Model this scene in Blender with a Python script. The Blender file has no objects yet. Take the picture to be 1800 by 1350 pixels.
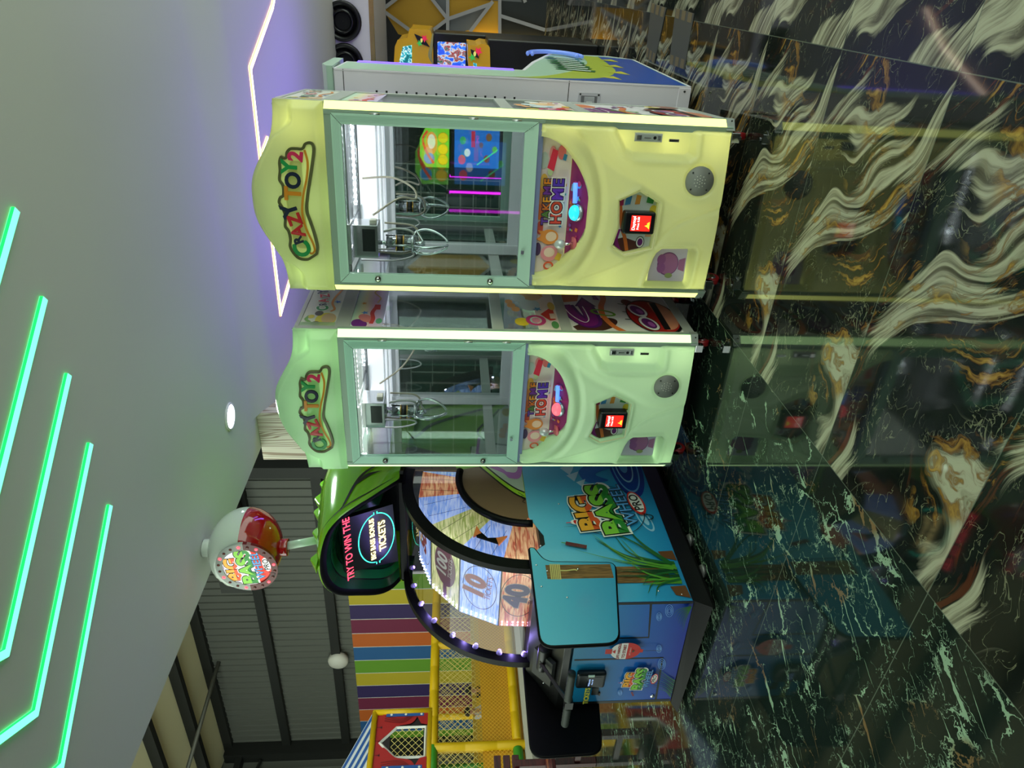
import bpy, bmesh, math, random
import numpy as np
from mathutils import Vector, Matrix
from mathutils.geometry import tessellate_polygon

C = bpy.context.scene
COL = C.collection

# ------------------------------------------------------------------ camera
# measured from the photograph: eye height, pitch, roll; world X/Y follow the tile joints
TH, PIT, ROL, FPX, EYE = -0.5375, 0.0920, 0.0106, 1200.0, 1.2882

def _room(v):
    c, s = math.cos(TH), math.sin(TH)
    return Vector((v[0] * c + v[1] * s, -v[0] * s + v[1] * c, v[2]))

_cp, _sp, _cr, _sr = math.cos(PIT), math.sin(PIT), math.cos(ROL), math.sin(ROL)
_F = Vector((0, _cp, -_sp)); _R0 = Vector((1, 0, 0)); _U0 = Vector((0, _sp, _cp))
FW = _room(_F); RT = _room(_cr * _R0 + _sr * _U0); UP = _room(-_sr * _R0 + _cr * _U0)
EYEP = Vector((0, 0, EYE))
cam_data = bpy.data.cameras.new('camera')
cam_data.sensor_fit = 'HORIZONTAL'; cam_data.sensor_width = 36.0; cam_data.lens = FPX / 1800 * 36
cam_data.clip_start = 0.05; cam_data.clip_end = 200
cam = bpy.data.objects.new('camera', cam_data); COL.objects.link(cam)
# the phone was held on its side: the picture's left is the room's up
lx, ly, lz = -UP, RT, -FW
cam.matrix_world = Matrix(((lx.x, ly.x, lz.x, 0), (lx.y, ly.y, lz.y, 0), (lx.z, ly.z, lz.z, EYE), (0, 0, 0, 1)))
C.camera = cam

# points of known walls, from the photograph (x, y of the 1800 x 1350 frame)
def _ray(x, y):
    return FW + RT * ((675 - y) / FPX) + UP * ((900 - x) / FPX)
def PX(x, y, X): d = _ray(x, y); return EYEP + d * (X / d.x)
def PY(x, y, Y): d = _ray(x, y); return EYEP + d * (Y / d.y)
def PZ(x, y, Z=0.0): d = _ray(x, y); return EYEP + d * ((Z - EYE) / d.z)
def PP(x, y, P, n): d = _ray(x, y); P = Vector(P); n = Vector(n); return EYEP + d * ((P - EYEP).dot(n) / d.dot(n))

# ------------------------------------------------------------------ world, exposure
C.view_settings.view_transform = 'Standard'
C.view_settings.look = 'None'
C.view_settings.exposure = 0.18
C.view_settings.gamma = 1.0
C.view_settings.use_curve_mapping = False
C.cycles.max_bounces = 8
C.cycles.transparent_max_bounces = 16
C.cycles.caustics_reflective = False
C.cycles.caustics_refractive = False
C.cycles.sample_clamp_indirect = 6.0

w = bpy.data.worlds.new('hall air'); C.world = w; w.use_nodes = True
bg = w.node_tree.nodes['Background']
bg.inputs[0].default_value = (0.86, 1.0, 0.86, 1); bg.inputs[1].default_value = 2.3

def srgb(c):
    if isinstance(c, str):
        c = [int(c[i:i + 2], 16) for i in (0, 2, 4)]
    f = lambda v: v / 12.92 if v <= 0.04045 else ((v + 0.055) / 1.055) ** 2.4
    return tuple(f(v / 255) for v in c[:3])

def lamp(name, kind, loc, energy, color, size=0.1, rot=None, shape=None, size_y=None, spot=None):
    d = bpy.data.lights.new(name, kind); d.energy = energy; d.color = srgb(color) if max(color) > 1 else color
    if kind == 'AREA':
        d.size = size
        if shape: d.shape = shape
        if size_y: d.size_y = size_y
    else:
        d.shadow_soft_size = size
    if spot: d.spot_size = spot; d.spot_blend = 0.6
    o = bpy.data.objects.new(name, d); COL.objects.link(o); o.location = loc
    if rot: o.rotation_euler = rot
    return o

ZC = 2.72      # ceiling height
# recessed ceiling lamps of the arcade (the fixtures themselves are built below)
DOWNLIGHTS = [(-2.567, 3.854), (-1.6, -2.2), (0.6, -2.0), (1.9, 1.6), (1.9, 4.4)]
for i, (x, y) in enumerate(DOWNLIGHTS):
    lamp('downlight_lamp', 'SPOT', (x, y, ZC - 0.03), 22 if i else 30, (225, 255, 226), 0.06, (0, 0, 0), spot=math.radians(150))
# unseen violet lamps facing up, added to tint the ceiling at the back
lamp('unseen_violet_lamp', 'AREA', (-0.75, 6.1, 1.35), 9.5, (136, 104, 250), 1.3, (math.radians(180), 0, 0), 'RECTANGLE', 0.4)
lamp('unseen_violet_lamp', 'AREA', (-1.6, 5.0, 1.40), 9, (140, 108, 250), 1.4, (math.radians(180), 0, 0), 'RECTANGLE', 0.3)

# ------------------------------------------------------------------ materials
_M = {}
def nodes_of(m):
    m.use_nodes = True
    return m.node_tree.nodes, m.node_tree.links, m.node_tree.nodes['Principled BSDF']

def M(col, rough=0.5, metal=0.0, emit=0.0, name=None, coat=0.0, spec=None):
    key = (tuple(col) if not isinstance(col, str) else col, rough, metal, emit, coat, spec)
    if key in _M: return _M[key]
    m = bpy.data.materials.new(name or 'paint')
    n, l, b = nodes_of(m)
    c = srgb(col) + (1,)
    b.inputs['Base Color'].default_value = c
    b.inputs['Roughness'].default_value = rough
    b.inputs['Metallic'].default_value = metal
    b.inputs['Coat Weight'].default_value = coat
    if spec is not None: b.inputs['Specular IOR Level'].default_value = spec
    if emit:
        b.inputs['Emission Color'].default_value = c
        b.inputs['Emission Strength'].default_value = emit
    _M[key] = m
    return m

def node(nt, kind, **kw):
    n = nt.nodes.new(kind)
    for k, v in kw.items():
        if k.startswith('i_'):
            key = k[2:]
            n.inputs[int(key) if key.isdigit() else key].default_value = v
        else:
            setattr(n, k, v)
    return n

def math_(nt, op, a, b=None, c=None, clamp=False):
    n = nt.nodes.new('ShaderNodeMath'); n.operation = op; n.use_clamp = clamp
    for i, v in enumerate((a, b, c)):
        if v is None: continue
        if isinstance(v, (int, float)): n.inputs[i].default_value = v
        else: nt.links.new(v, n.inputs[i])
    return n.outputs[0]

def sstep(nt, v, lo, hi):
    n = nt.nodes.new('ShaderNodeMapRange'); n.interpolation_type = 'SMOOTHSTEP'
    nt.links.new(v, n.inputs[0])
    n.inputs[1].default_value = lo; n.inputs[2].default_value = hi
    n.inputs[3].default_value = 0; n.inputs[4].default_value = 1
    return n.outputs[0]

def mixc(nt, f, a, b):
    n = nt.nodes.new('ShaderNodeMix'); n.data_type = 'RGBA'
    for sock, v in ((n.inputs[0], f), (n.inputs[6], a), (n.inputs[7], b)):
        if isinstance(v, (int, float)): sock.default_value = v
        elif isinstance(v, tuple): sock.default_value = v if len(v) == 4 else v + (1,)
        else: nt.links.new(v, sock)
    return n.outputs[2]

def glass(tint=(255, 255, 255), refl=0.10, name='clear pane'):
    key = ('glass', tuple(tint), refl)
    if key in _M: return _M[key]
    m = bpy.data.materials.new(name); m.use_nodes = True; nt = m.node_tree; nt.nodes.clear()
    out = nt.nodes.new('ShaderNodeOutputMaterial'); mx = nt.nodes.new('ShaderNodeMixShader')
    tr = nt.nodes.new('ShaderNodeBsdfTransparent'); gl = nt.nodes.new('ShaderNodeBsdfGlossy')
    tr.inputs[0].default_value = srgb(tint) + (1,)
    gl.inputs['Roughness'].default_value = 0.02
    lw = nt.nodes.new('ShaderNodeLayerWeight'); lw.inputs[0].default_value = 0.35
    f = math_(nt, 'ADD', math_(nt, 'MULTIPLY', lw.outputs['Fresnel'], 0.6), refl * 0.35, clamp=True)
    nt.links.new(f, mx.inputs[0]); nt.links.new(tr.outputs[0], mx.inputs[1]); nt.links.new(gl.outputs[0], mx.inputs[2])
    nt.links.new(mx.outputs[0], out.inputs[0])
    _M[key] = m
    return m

def mirror_glass(name='mirrored pane'):
    if name in _M: return _M[name]
    m = bpy.data.materials.new(name); n, l, b = nodes_of(m)
    b.inputs['Base Color'].default_value = (0.62, 0.66, 0.66, 1); b.inputs['Metallic'].default_value = 1
    b.inputs['Roughness'].default_value = 0.015
    _M[name] = m
    return m

def milky(col, name='milky plastic', fac=0.62):
    key = ('milky', tuple(col), fac)
    if key in _M: return _M[key]
    m = bpy.data.materials.new(name); n, l, b = nodes_of(m); nt = m.node_tree
    c = srgb(col) + (1,)
    b.inputs['Base Color'].default_value = c; b.inputs['Roughness'].default_value = 0.16
    b.inputs['Coat Weight'].default_value = 0.3; b.inputs['Coat Roughness'].default_value = 0.05
    t = node(nt, 'ShaderNodeBsdfTranslucent'); t.inputs[0].default_value = c
    mx = node(nt, 'ShaderNodeMixShader'); mx.inputs[0].default_value = fac
    l.new(b.outputs[0], mx.inputs[1]); l.new(t.outputs[0], mx.inputs[2])
    l.new(mx.outputs[0], n['Material Output'].inputs[0])
    _M[key] = m
    return m

def wood(c0, c1, axis=2, scale=6, stretch=12, rough=0.4, name='wood grain', emit=0.0):
    key = ('wood', tuple(c0), tuple(c1), axis, scale, stretch, emit)
    if key in _M: return _M[key]
    m = bpy.data.materials.new(name); n, l, b = nodes_of(m); nt = m.node_tree
    tc = node(nt, 'ShaderNodeTexCoord'); mp = node(nt, 'ShaderNodeMapping')
    s = [stretch] * 3; s[axis] = 1.0
    mp.inputs['Scale'].default_value = s
    l.new(tc.outputs['Object'], mp.inputs[0])
    nz = node(nt, 'ShaderNodeTexNoise'); nz.inputs['Scale'].default_value = scale
    nz.inputs['Detail'].default_value = 5; nz.inputs['Distortion'].default_value = 1.2
    l.new(mp.outputs[0], nz.inputs['Vector'])
    f = sstep(nt, nz.outputs[0], 0.36, 0.64)
    c = mixc(nt, f, srgb(c0), srgb(c1))
    l.new(c, b.inputs['Base Color']); b.inputs['Roughness'].default_value = rough
    if emit:
        l.new(c, b.inputs['Emission Color']); b.inputs['Emission Strength'].default_value = emit
    _M[key] = m
    return m

def ramp_z(stops, rough=0.25, name='printed sheet', axis=2):
    key = ('rz', tuple(stops), axis)
    if key in _M: return _M[key]
    m = bpy.data.materials.new(name); n, l, b = nodes_of(m); nt = m.node_tree
    g = node(nt, 'ShaderNodeNewGeometry'); sx = node(nt, 'ShaderNodeSeparateXYZ')
    l.new(g.outputs['Position'], sx.inputs[0])
    r = node(nt, 'ShaderNodeValToRGB')
    lo, hi = stops[0][0], stops[-1][0]
    f = math_(nt, 'DIVIDE', math_(nt, 'SUBTRACT', sx.outputs[axis], lo), hi - lo, clamp=True)
    l.new(f, r.inputs[0])
    e = r.color_ramp.elements
    while len(e) < len(stops): e.new(0.5)
    for k, (z, c) in enumerate(stops):
        e[k].position = (z - lo) / (hi - lo); e[k].color = srgb(c) + (1,)
    l.new(r.outputs[0], b.inputs['Base Color'])
    b.inputs['Roughness'].default_value = rough
    _M[key] = m
    return m

def net_mat(col, size=0.05, thick=0.16, name='knotted net'):
    key = ('net', tuple(col), size)
    if key in _M: return _M[key]
    m = bpy.data.materials.new(name); n, l, b = nodes_of(m); nt = m.node_tree
    tc = node(nt, 'ShaderNodeNewGeometry'); sx = node(nt, 'ShaderNodeSeparateXYZ')
    l.new(tc.outputs['Position'], sx.inputs[0])
    h = math_(nt, 'ADD', sx.outputs[0], sx.outputs[1])
    a = math_(nt, 'DIVIDE', math_(nt, 'ADD', h, sx.outputs[2]), size)
    c = math_(nt, 'DIVIDE', math_(nt, 'SUBTRACT', h, sx.outputs[2]), size)
    fa = math_(nt, 'LESS_THAN', math_(nt, 'FRACT', a), thick)
    fc = math_(nt, 'LESS_THAN', math_(nt, 'FRACT', c), thick)
    f = math_(nt, 'MAXIMUM', fa, fc)
    b.inputs['Base Color'].default_value = srgb(col) + (1,); b.inputs['Roughness'].default_value = 0.8
    l.new(f, b.inputs['Alpha'])
    _M[key] = m
    return m

# ------------------------------------------------------------------ mesh building
class G:
    """collects shapes, links them as ONE mesh object"""
    def __init__(s, off=(0, 0, 0)):
        s.v = []; s.f = []; s.mi = []; s.sm = []; s.mats = []; s.off = Vector(off)
    def mat(s, m):
        if m not in s.mats: s.mats.append(m)
        return s.mats.index(m)
    def add(s, vs, fs, m, smooth=False):
        k = len(s.v); i = s.mat(m)
        s.v.extend(tuple(Vector(p) - s.off) for p in vs)
        for f in fs:
            s.f.append(tuple(k + j for j in f)); s.mi.append(i); s.sm.append(smooth)
        return s
    def box(s, x0, x1, y0, y1, z0, z1, m):
        vs = [(x, y, z) for z in (z0, z1) for y in (y0, y1) for x in (x0, x1)]
        return s.add(vs, [(0, 2, 3, 1), (4, 5, 7, 6), (0, 1, 5, 4), (2, 6, 7, 3), (0, 4, 6, 2), (1, 3, 7, 5)], m)
    def quad(s, a, b, c, d, m):
        return s.add([a, b, c, d], [(0, 1, 2, 3)], m)
    def prism(s, pts, vec, m, side=None):
        """a flat polygon pushed along vec"""
        n = len(pts); P = [Vector(p) for p in pts]; V = Vector(vec)
        tri = [tuple(t) for t in tessellate_polygon([P])]
        nrm = Vector((0, 0, 0))
        for i in range(n):
            nrm += P[i].cross(P[(i + 1) % n])
        ts = []
        for t in tri:
            tn = (P[t[1]] - P[t[0]]).cross(P[t[2]] - P[t[0]])
            ts.append(t if tn.dot(V) < 0 else t[::-1])
        s.add(P, ts, m); s.add([p + V for p in P], [t[::-1] for t in ts], m)
        q = [(i, (i + 1) % n, n + (i + 1) % n, n + i) for i in range(n)]
        if nrm.dot(V) < 0: q = [x[::-1] for x in q]
        s.add(P + [p + V for p in P], q, side or m)
        return s
    def tube(s, pts, r, m, n=10, closed=False, flat=None, cap=True):
        P = [Vector(p) for p in pts]; N = len(P); vs = []; up = None
        rr = r if hasattr(r, '__len__') else [r] * N
        for i in range(N):
            if closed: t = P[(i + 1) % N] - P[i - 1]
            else: t = P[min(i + 1, N - 1)] - P[max(i - 1, 0)]
            t = t.normalized() if t.length > 1e-9 else Vector((0, 0, 1))
            if up is None:
                up = Vector((0, 0, 1)) if abs(t.z) < 0.9 else Vector((0, 1, 0))
            a = up - t * up.dot(t)
            if a.length < 1e-6: a = Vector((1, 0, 0)) - t * t.x
            a.normalize(); up = a; b = t.cross(a)
            for k in range(n):
                th = 2 * math.pi * k / n
                vs.append(P[i] + (a * math.cos(th) + b * math.sin(th)) * rr[i])
        fs = []
        M_ = N if closed else N - 1
        for i in range(M_):
            j = (i + 1) % N
            for k in range(n):
                fs.append((i * n + k, i * n + (k + 1) % n, j * n + (k + 1) % n, j * n + k))
        if not closed and cap:
            fs.append(tuple(range(n))[::-1]); fs.append(tuple((N - 1) * n + k for k in range(n)))
        return s.add(vs, fs, m, n > 6)
    def cyl(s, a, b, r, m, n=24, r2=None):
        return s.tube([a, b], [r, r if r2 is None else r2], m, n)
    def ball(s, c, r, m, nu=24, nv=14, v0=0.0, v1=math.pi):
        rx, ry, rz = r if hasattr(r, '__len__') else (r, r, r)
        vs = []; fs = []
        for j in range(nv + 1):
            ph = v0 + (v1 - v0) * j / nv
            for i in range(nu):
                th = 2 * math.pi * i / nu
                vs.append((c[0] + rx * math.sin(ph) * math.cos(th), c[1] + ry * math.sin(ph) * math.sin(th), c[2] + rz * math.cos(ph)))
        for j in range(nv):
            for i in range(nu):
                fs.append((j * nu + i, (j + 1) * nu + i, (j + 1) * nu + (i + 1) % nu, j * nu + (i + 1) % nu))
        return s.add(vs, fs, m, True)
    def loft(s, loops, m, closed=True, smooth=True, flip=False, capa=False, capb=False):
        n = len(loops[0]); vs = [p for L_ in loops for p in L_]; fs = []
        for i in range(len(loops) - 1):
            for k in range(n if closed else n - 1):
                q = (i * n + k, i * n + (k + 1) % n, (i + 1) * n + (k + 1) % n, (i + 1) * n + k)
                fs.append(q[::-1] if flip else q)
        if capa: fs.append(tuple(range(n))[::-1] if not flip else tuple(range(n)))
        if capb: fs.append(tuple((len(loops) - 1) * n + k for k in range(n)))
        return s.add(vs, fs, m, smooth)
    def build(s, name, parent=None, bevel=0.0, seg=2):
        me = bpy.data.meshes.new(name)
        me.from_pydata(s.v, [], s.f)
        for m in s.mats: me.materials.append(m)
        me.polygons.foreach_set('material_index', s.mi)
        me.polygons.foreach_set('use_smooth', s.sm)
        me.update()
        o = bpy.data.objects.new(name, me); COL.objects.link(o)
        if parent is not None: o.parent = parent
        else: o.location = s.off
        if bevel:
            b = o.modifiers.new('bevel', 'BEVEL'); b.width = bevel; b.segments = seg
            b.limit_method = 'ANGLE'; b.angle_limit = math.radians(40)
        return o

_TXT = {}
def text_mesh(t, offset=0.0, shear=0.0, space=1.0):
    key = (t, offset, shear, space)
    if key in _TXT: return _TXT[key]
    cu = bpy.data.curves.new('lettering', 'FONT'); cu.body = t; cu.size = 1.0
    cu.align_x = 'CENTER'; cu.align_y = 'CENTER'; cu.offset = offset; cu.shear = shear; cu.space_character = space
    cu.resolution_u = 4
    o = bpy.data.objects.new('lettering', cu); COL.objects.link(o)
    bpy.context.view_layer.update()
    dg = bpy.context.evaluated_depsgraph_get(); e = o.evaluated_get(dg); me = e.to_mesh()
    vs = [(v.co.x, v.co.y) for v in me.vertices]; fs = [tuple(p.vertices) for p in me.polygons]
    e.to_mesh_clear(); bpy.data.objects.remove(o); bpy.data.curves.remove(cu)
    _TXT[key] = (vs, fs)
    return vs, fs

class Art:
    """printed matter on a plane: every shape lies a hair above the one before"""
    def __init__(s, g, O, u, v, step=0.00025):
        s.g = g; s.O = Vector(O); s.u = Vector(u).normalized(); s.v = Vector(v).normalized()
        s.n = s.u.cross(s.v).normalized(); s.k = 1; s.step = step
    def P(s, x, y): return s.O + s.u * x + s.v * y + s.n * (s.k * s.step)
    def poly(s, pts, m):
        P2 = [Vector((x, y, 0)) for x, y in pts]
        tri = tessellate_polygon([P2]); fs = []
        for t in tri:
            c = (P2[t[1]] - P2[t[0]]).cross(P2[t[2]] - P2[t[0]]).z
            fs.append(tuple(t) if c > 0 else tuple(t)[::-1])
        s.g.add([s.P(x, y) for x, y in pts], fs, m); s.k += 1
        return s
    def ell(s, cx, cy, rx, ry, m, rot=0, a0=0, a1=360, n=32):
        r = math.radians(rot); pts = []
        full = abs(a1 - a0) >= 360
        for i in range(n if full else n + 1):
            a = math.radians(a0 + (a1 - a0) * i / n)
            x, y = rx * math.cos(a), ry * math.sin(a)
            pts.append((cx + x * math.cos(r) - y * math.sin(r), cy + x * math.sin(r) + y * math.cos(r)))
        return s.poly(pts, m)
    def rect(s, x0, x1, y0, y1, m): return s.poly([(x0, y0), (x1, y0), (x1, y1), (x0, y1)], m)
    def line(s, pts, w, m, closed=False, taper=False):
        P = [Vector((x, y)) for x, y in pts]; N = len(P); L_ = []; R_ = []
        for i in range(N):
            t = (P[(i + 1) % N] - P[i - 1]) if closed else (P[min(i + 1, N - 1)] - P[max(i - 1, 0)])
            t.normalize(); nn = Vector((-t.y, t.x))
            ww = w * 0.5 * ((1 - i / (N - 1)) * 0.9 + 0.1 if taper else 1)
            L_.append(P[i] + nn * ww); R_.append(P[i] - nn * ww)
        vs = [s.P(*p) for p in L_] + [s.P(*p) for p in R_]
        fs = [(N + i, N + (i + 1) % N, (i + 1) % N, i) for i in range(N if closed else N - 1)]
        s.g.add(vs, fs, m); s.k += 1
        return s
    def ring(s, cx, cy, rx, ry, w, m, rot=0, n=40, a0=0, a1=360):
        r = math.radians(rot); pts = []; full = abs(a1 - a0) >= 360
        for i in range(n if full else n + 1):
            a = math.radians(a0 + (a1 - a0) * i / n); x, y = rx * math.cos(a), ry * math.sin(a)
            pts.append((cx + x * math.cos(r) - y * math.sin(r), cy + x * math.sin(r) + y * math.cos(r)))
        return s.line(pts, w, m, closed=full)
    def star(s, cx, cy, r, m, rot=0, k=5, q=0.45):
        pts = []
        for i in range(2 * k):
            a = math.radians(rot + 90 + 180 * i / k); rr = r if i % 2 == 0 else r * q
            pts.append((cx + rr * math.cos(a), cy + rr * math.sin(a)))
        return s.poly(pts, m)
    def text(s, t, cx, cy, size, m, rot=0, offset=0.0, sx=1.0, shear=0.0, space=1.0):
        vs, fs = text_mesh(t, offset, shear, space); r = math.radians(rot)
        pts = []
        for x, y in vs:
            x, y = x * size * sx, y * size
            pts.append((cx + x * math.cos(r) - y * math.sin(r), cy + x * math.sin(r) + y * math.cos(r)))
        s.g.add([s.P(*p) for p in pts], fs, m); s.k += 1
        return s
    def label(s, t, cx, cy, size, m, edge=None, rot=0, bold=0.02, w=0.05, sx=1.0, outer=None, space=1.0):
        if outer: s.text(t, cx, cy, size, outer, rot, bold + 2 * w, sx, space=space)
        if edge: s.text(t, cx, cy, size, edge, rot, bold + w, sx, space=space)
        return s.text(t, cx, cy, size, m, rot, bold, sx, space=space)

def sline(pts, n=24):
    """smooth curve through points (Catmull-Rom), any dimension"""
    P = [np.array(p, float) for p in pts]; out = []
    P = [2 * P[0] - P[1]] + P + [2 * P[-1] - P[-2]]
    seg = len(P) - 3; per = max(2, n // seg)
    for i in range(seg):
        a, b, c, d = P[i:i + 4]
        for k in range(per):
            t = k / per
            out.append(0.5 * ((2 * b) + (-a + c) * t + (2 * a - 5 * b + 4 * c - d) * t * t + (-a + 3 * b - 3 * c + d) * t ** 3))
    out.append(P[-2])
    return [tuple(p) for p in out]

def resample(pts, n):
    P = [Vector(p) for p in pts]; d = [0]
    for a, b in zip(P, P[1:]): d.append(d[-1] + (b - a).length)
    out = []; j = 0
    for k in range(n):
        t = d[-1] * k / (n - 1)
        while j < len(d) - 2 and d[j + 1] < t: j += 1
        f = (t - d[j]) / max(1e-9, d[j + 1] - d[j])
        out.append(P[j].lerp(P[j + 1], f))
    return out

def thing(name, label, cat, loc=(0, 0, 0), rz=0.0, group=None):
    o = bpy.data.objects.new(name, None); COL.objects.link(o); o.empty_display_size = 0.1
    o.location = loc; o.rotation_euler = (0, 0, rz)
    o['label'] = label; o['category'] = cat
    if group: o['group'] = group
    return o
def tag(o, label, cat, group=None):
    o['label'] = label; o['category'] = cat
    if group: o['group'] = group
    return o
def struct(o, label=None):
    o['kind'] = 'structure'
    if label: o['label'] = label
    return o

WHITE = M((232, 234, 236), 0.35, name='white enamel'); BLACK = M((10, 10, 11), 0.35, name='black enamel')
SILVER = M((205, 208, 212), 0.25, 0.9, name='aluminium'); CHROME = M((225, 228, 232), 0.08, 1.0, name='chrome')
GREY = M((120, 122, 124), 0.5, name='grey metal')
# ================================================================== THE SETTING
def floor_material():
    m = bpy.data.materials.new('polished marble tiles'); n, l, b = nodes_of(m); nt = m.node_tree
    g = node(nt, 'ShaderNodeNewGeometry'); sx = node(nt, 'ShaderNodeSeparateXYZ'); l.new(g.outputs['Position'], sx.inputs[0])
    X, Y = sx.outputs[0], sx.outputs[1]
    tx = math_(nt, 'DIVIDE', math_(nt, 'ADD', X, 0.14), 1.2165); ty = math_(nt, 'DIVIDE', math_(nt, 'SUBTRACT', Y, 1.2), 0.613)
    ix, iy = math_(nt, 'FLOOR', tx), math_(nt, 'FLOOR', ty)
    fx, fy = math_(nt, 'FRACT', tx), math_(nt, 'FRACT', ty)
    def edge(f, wdt):
        d = math_(nt, 'MINIMUM', f, math_(nt, 'SUBTRACT', 1.0, f)); return math_(nt, 'LESS_THAN', d, wdt)
    grout = math_(nt, 'MAXIMUM', edge(fx, 0.0016 / 1.2165), edge(fy, 0.0016 / 0.613))
    swirl = math_(nt, 'GREATER_THAN', ix, -1.5)
    def comb(a, b_, c=0.0):
        k = nt.nodes.new('ShaderNodeCombineXYZ')
        for i, v in enumerate((a, b_, c)):
            if isinstance(v, (int, float)): k.inputs[i].default_value = v
            else: l.new(v, k.inputs[i])
        return k.outputs[0]
    def noise(vec, scale, detail=4, dist=0.0, rough=0.5):
        k = node(nt, 'ShaderNodeTexNoise'); k.inputs['Scale'].default_value = scale; k.inputs['Detail'].default_value = detail
        k.inputs['Distortion'].default_value = dist; k.inputs['Roughness'].default_value = rough; l.new(vec, k.inputs['Vector']); return k.outputs[0]
    def ridge(v, wdt, c=0.5):
        return math_(nt, 'SUBTRACT', 1.0, sstep(nt, math_(nt, 'ABSOLUTE', math_(nt, 'SUBTRACT', v, c)), wdt * 0.45, wdt))
    # every tile of a kind carries the same print, so the pattern repeats tile by tile
    par = math_(nt, 'MODULO', math_(nt, 'ADD', iy, 40.0), 2.0)
    u = math_(nt, 'MULTIPLY', fx, 1.2165); v = math_(nt, 'MULTIPLY', fy, 0.613)
    off = math_(nt, 'MULTIPLY', ix, 3.7)
    base = comb(u, math_(nt, 'ADD', v, math_(nt, 'MULTIPLY', math_(nt, 'FLOOR', math_(nt, 'DIVIDE', ix, 1.0)), 0.3)), off)
    # --- swirling marble
    wx = math_(nt, 'SUBTRACT', noise(base, 1.3, 2), 0.5); wy = math_(nt, 'SUBTRACT', noise(comb(u, v, math_(nt, 'ADD', off, 9.3)), 3.4, 3), 0.5)
    a = math.radians(140); ca, sa = math.cos(a), math.sin(a)
    al = math_(nt, 'ADD', math_(nt, 'MULTIPLY', u, ca), math_(nt, 'MULTIPLY', v, sa))
    ac0 = math_(nt, 'SUBTRACT', math_(nt, 'MULTIPLY', v, ca), math_(nt, 'MULTIPLY', u, sa))
    ac = math_(nt, 'ADD', ac0, math_(nt, 'ADD', math_(nt, 'MULTIPLY', wx, 0.85), math_(nt, 'MULTIPLY', wy, 0.055)))
    band = noise(comb(math_(nt, 'MULTIPLY', al, 0.75), math_(nt, 'MULTIPLY', ac, 2.5), off), 1.75, 2, 0.0, 0.4)
    fine = noise(comb(math_(nt, 'MULTIPLY', al, 1.1), math_(nt, 'MULTIPLY', ac, 19.0), off), 2.2, 5, 0.25, 0.6)
    be = math_(nt, 'ADD', band, math_(nt, 'MULTIPLY', math_(nt, 'SUBTRACT', fine, 0.5), 0.16))
    bandf = math_(nt, 'MULTIPLY', sstep(nt, be, 0.51, 0.55), math_(nt, 'ADD', 0.55, math_(nt, 'MULTIPLY', sstep(nt, fine, 0.36, 0.6), 0.45)))
    wisp = math_(nt, 'MULTIPLY', sstep(nt, fine, 0.60, 0.70), sstep(nt, band, 0.43, 0.53))
    bandf = math_(nt, 'MAXIMUM', bandf, math_(nt, 'MULTIPLY', wisp, 0.5))
    gw = math_(nt, 'SUBTRACT', noise(comb(u, v, math_(nt, 'ADD', off, 4.0)), 5.5, 3), 0.5)
    gn = noise(comb(math_(nt, 'ADD', math_(nt, 'MULTIPLY', al, 3.0), math_(nt, 'MULTIPLY', gw, 2.2)), math_(nt, 'ADD', math_(nt, 'MULTIPLY', ac, 12.0), math_(nt, 'MULTIPLY', gw, 3.0)), off), 2.0, 5, 0.3, 0.62)
    gmask = sstep(nt, noise(comb(u, v, math_(nt, 'ADD', off, 17.0)), 2.3, 2), 0.49, 0.58)
    gold = math_(nt, 'MULTIPLY', sstep(nt, gn, 0.50, 0.60), gmask)
    scr = math_(nt, 'MULTIPLY', ridge(noise(comb(math_(nt, 'MULTIPLY', al, 5.0), math_(nt, 'MULTIPLY', ac, 9.0), math_(nt, 'ADD', off, 31.0)), 2.6, 3, 0.6), 0.007), sstep(nt, noise(comb(u, v, 7.0), 6.0, 2), 0.52, 0.60))
    c1 = mixc(nt, noise(comb(u, v, 3.0), 6, 5), srgb((9, 13, 13)), srgb((32, 38, 34)))
    scr2 = math_(nt, 'MULTIPLY', ridge(noise(comb(u, math_(nt, 'MULTIPLY', v, 1.6), math_(nt, 'ADD', off, 44.0)), 11.0, 4, 0.8), 0.008), sstep(nt, noise(comb(v, u, 3.0), 5.0, 3), 0.48, 0.58))
    c1 = mixc(nt, math_(nt, 'MULTIPLY', math_(nt, 'MAXIMUM', scr, scr2), 0.6), c1, srgb((138, 140, 112)))
    redn = noise(comb(math_(nt, 'MULTIPLY', al, 1.3), math_(nt, 'MULTIPLY', ac, 13.0), math_(nt, 'ADD', off, 61.0)), 2.0, 5, 0.3, 0.62)
    red = math_(nt, 'MULTIPLY', sstep(nt, redn, 0.53, 0.62), sstep(nt, noise(comb(al, math_(nt, 'MULTIPLY', ac, 2.0), 23.0), 2.0, 2), 0.50, 0.60))
    c1 = mixc(nt, math_(nt, 'MULTIPLY', red, 0.85), c1, srgb((86, 48, 32)))
    cream = mixc(nt, sstep(nt, fine, 0.36, 0.62), srgb((104, 98, 78)), srgb((176, 174, 150)))
    c1 = mixc(nt, math_(nt, 'MULTIPLY', bandf, 0.95), c1, cream)
    c1 = mixc(nt, math_(nt, 'MULTIPLY', gold, 0.92), c1, mixc(nt, sstep(nt, gn, 0.5, 0.72), srgb((84, 46, 24)), srgb((176, 138, 60))))
    # --- dark marble with thin broken veins
    uv2 = comb(X, math_(nt, 'MULTIPLY', Y, 0.55), 0.0)
    w2 = math_(nt, 'MULTIPLY', math_(nt, 'SUBTRACT', noise(comb(X, Y, 5.0), 7.5, 5, 0.0, 0.62), 0.5), 0.22)
    p2 = comb(math_(nt, 'ADD', X, w2), math_(nt, 'ADD', math_(nt, 'MULTIPLY', Y, 0.55), w2), math_(nt, 'MULTIPLY', ix, 2.3))
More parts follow.
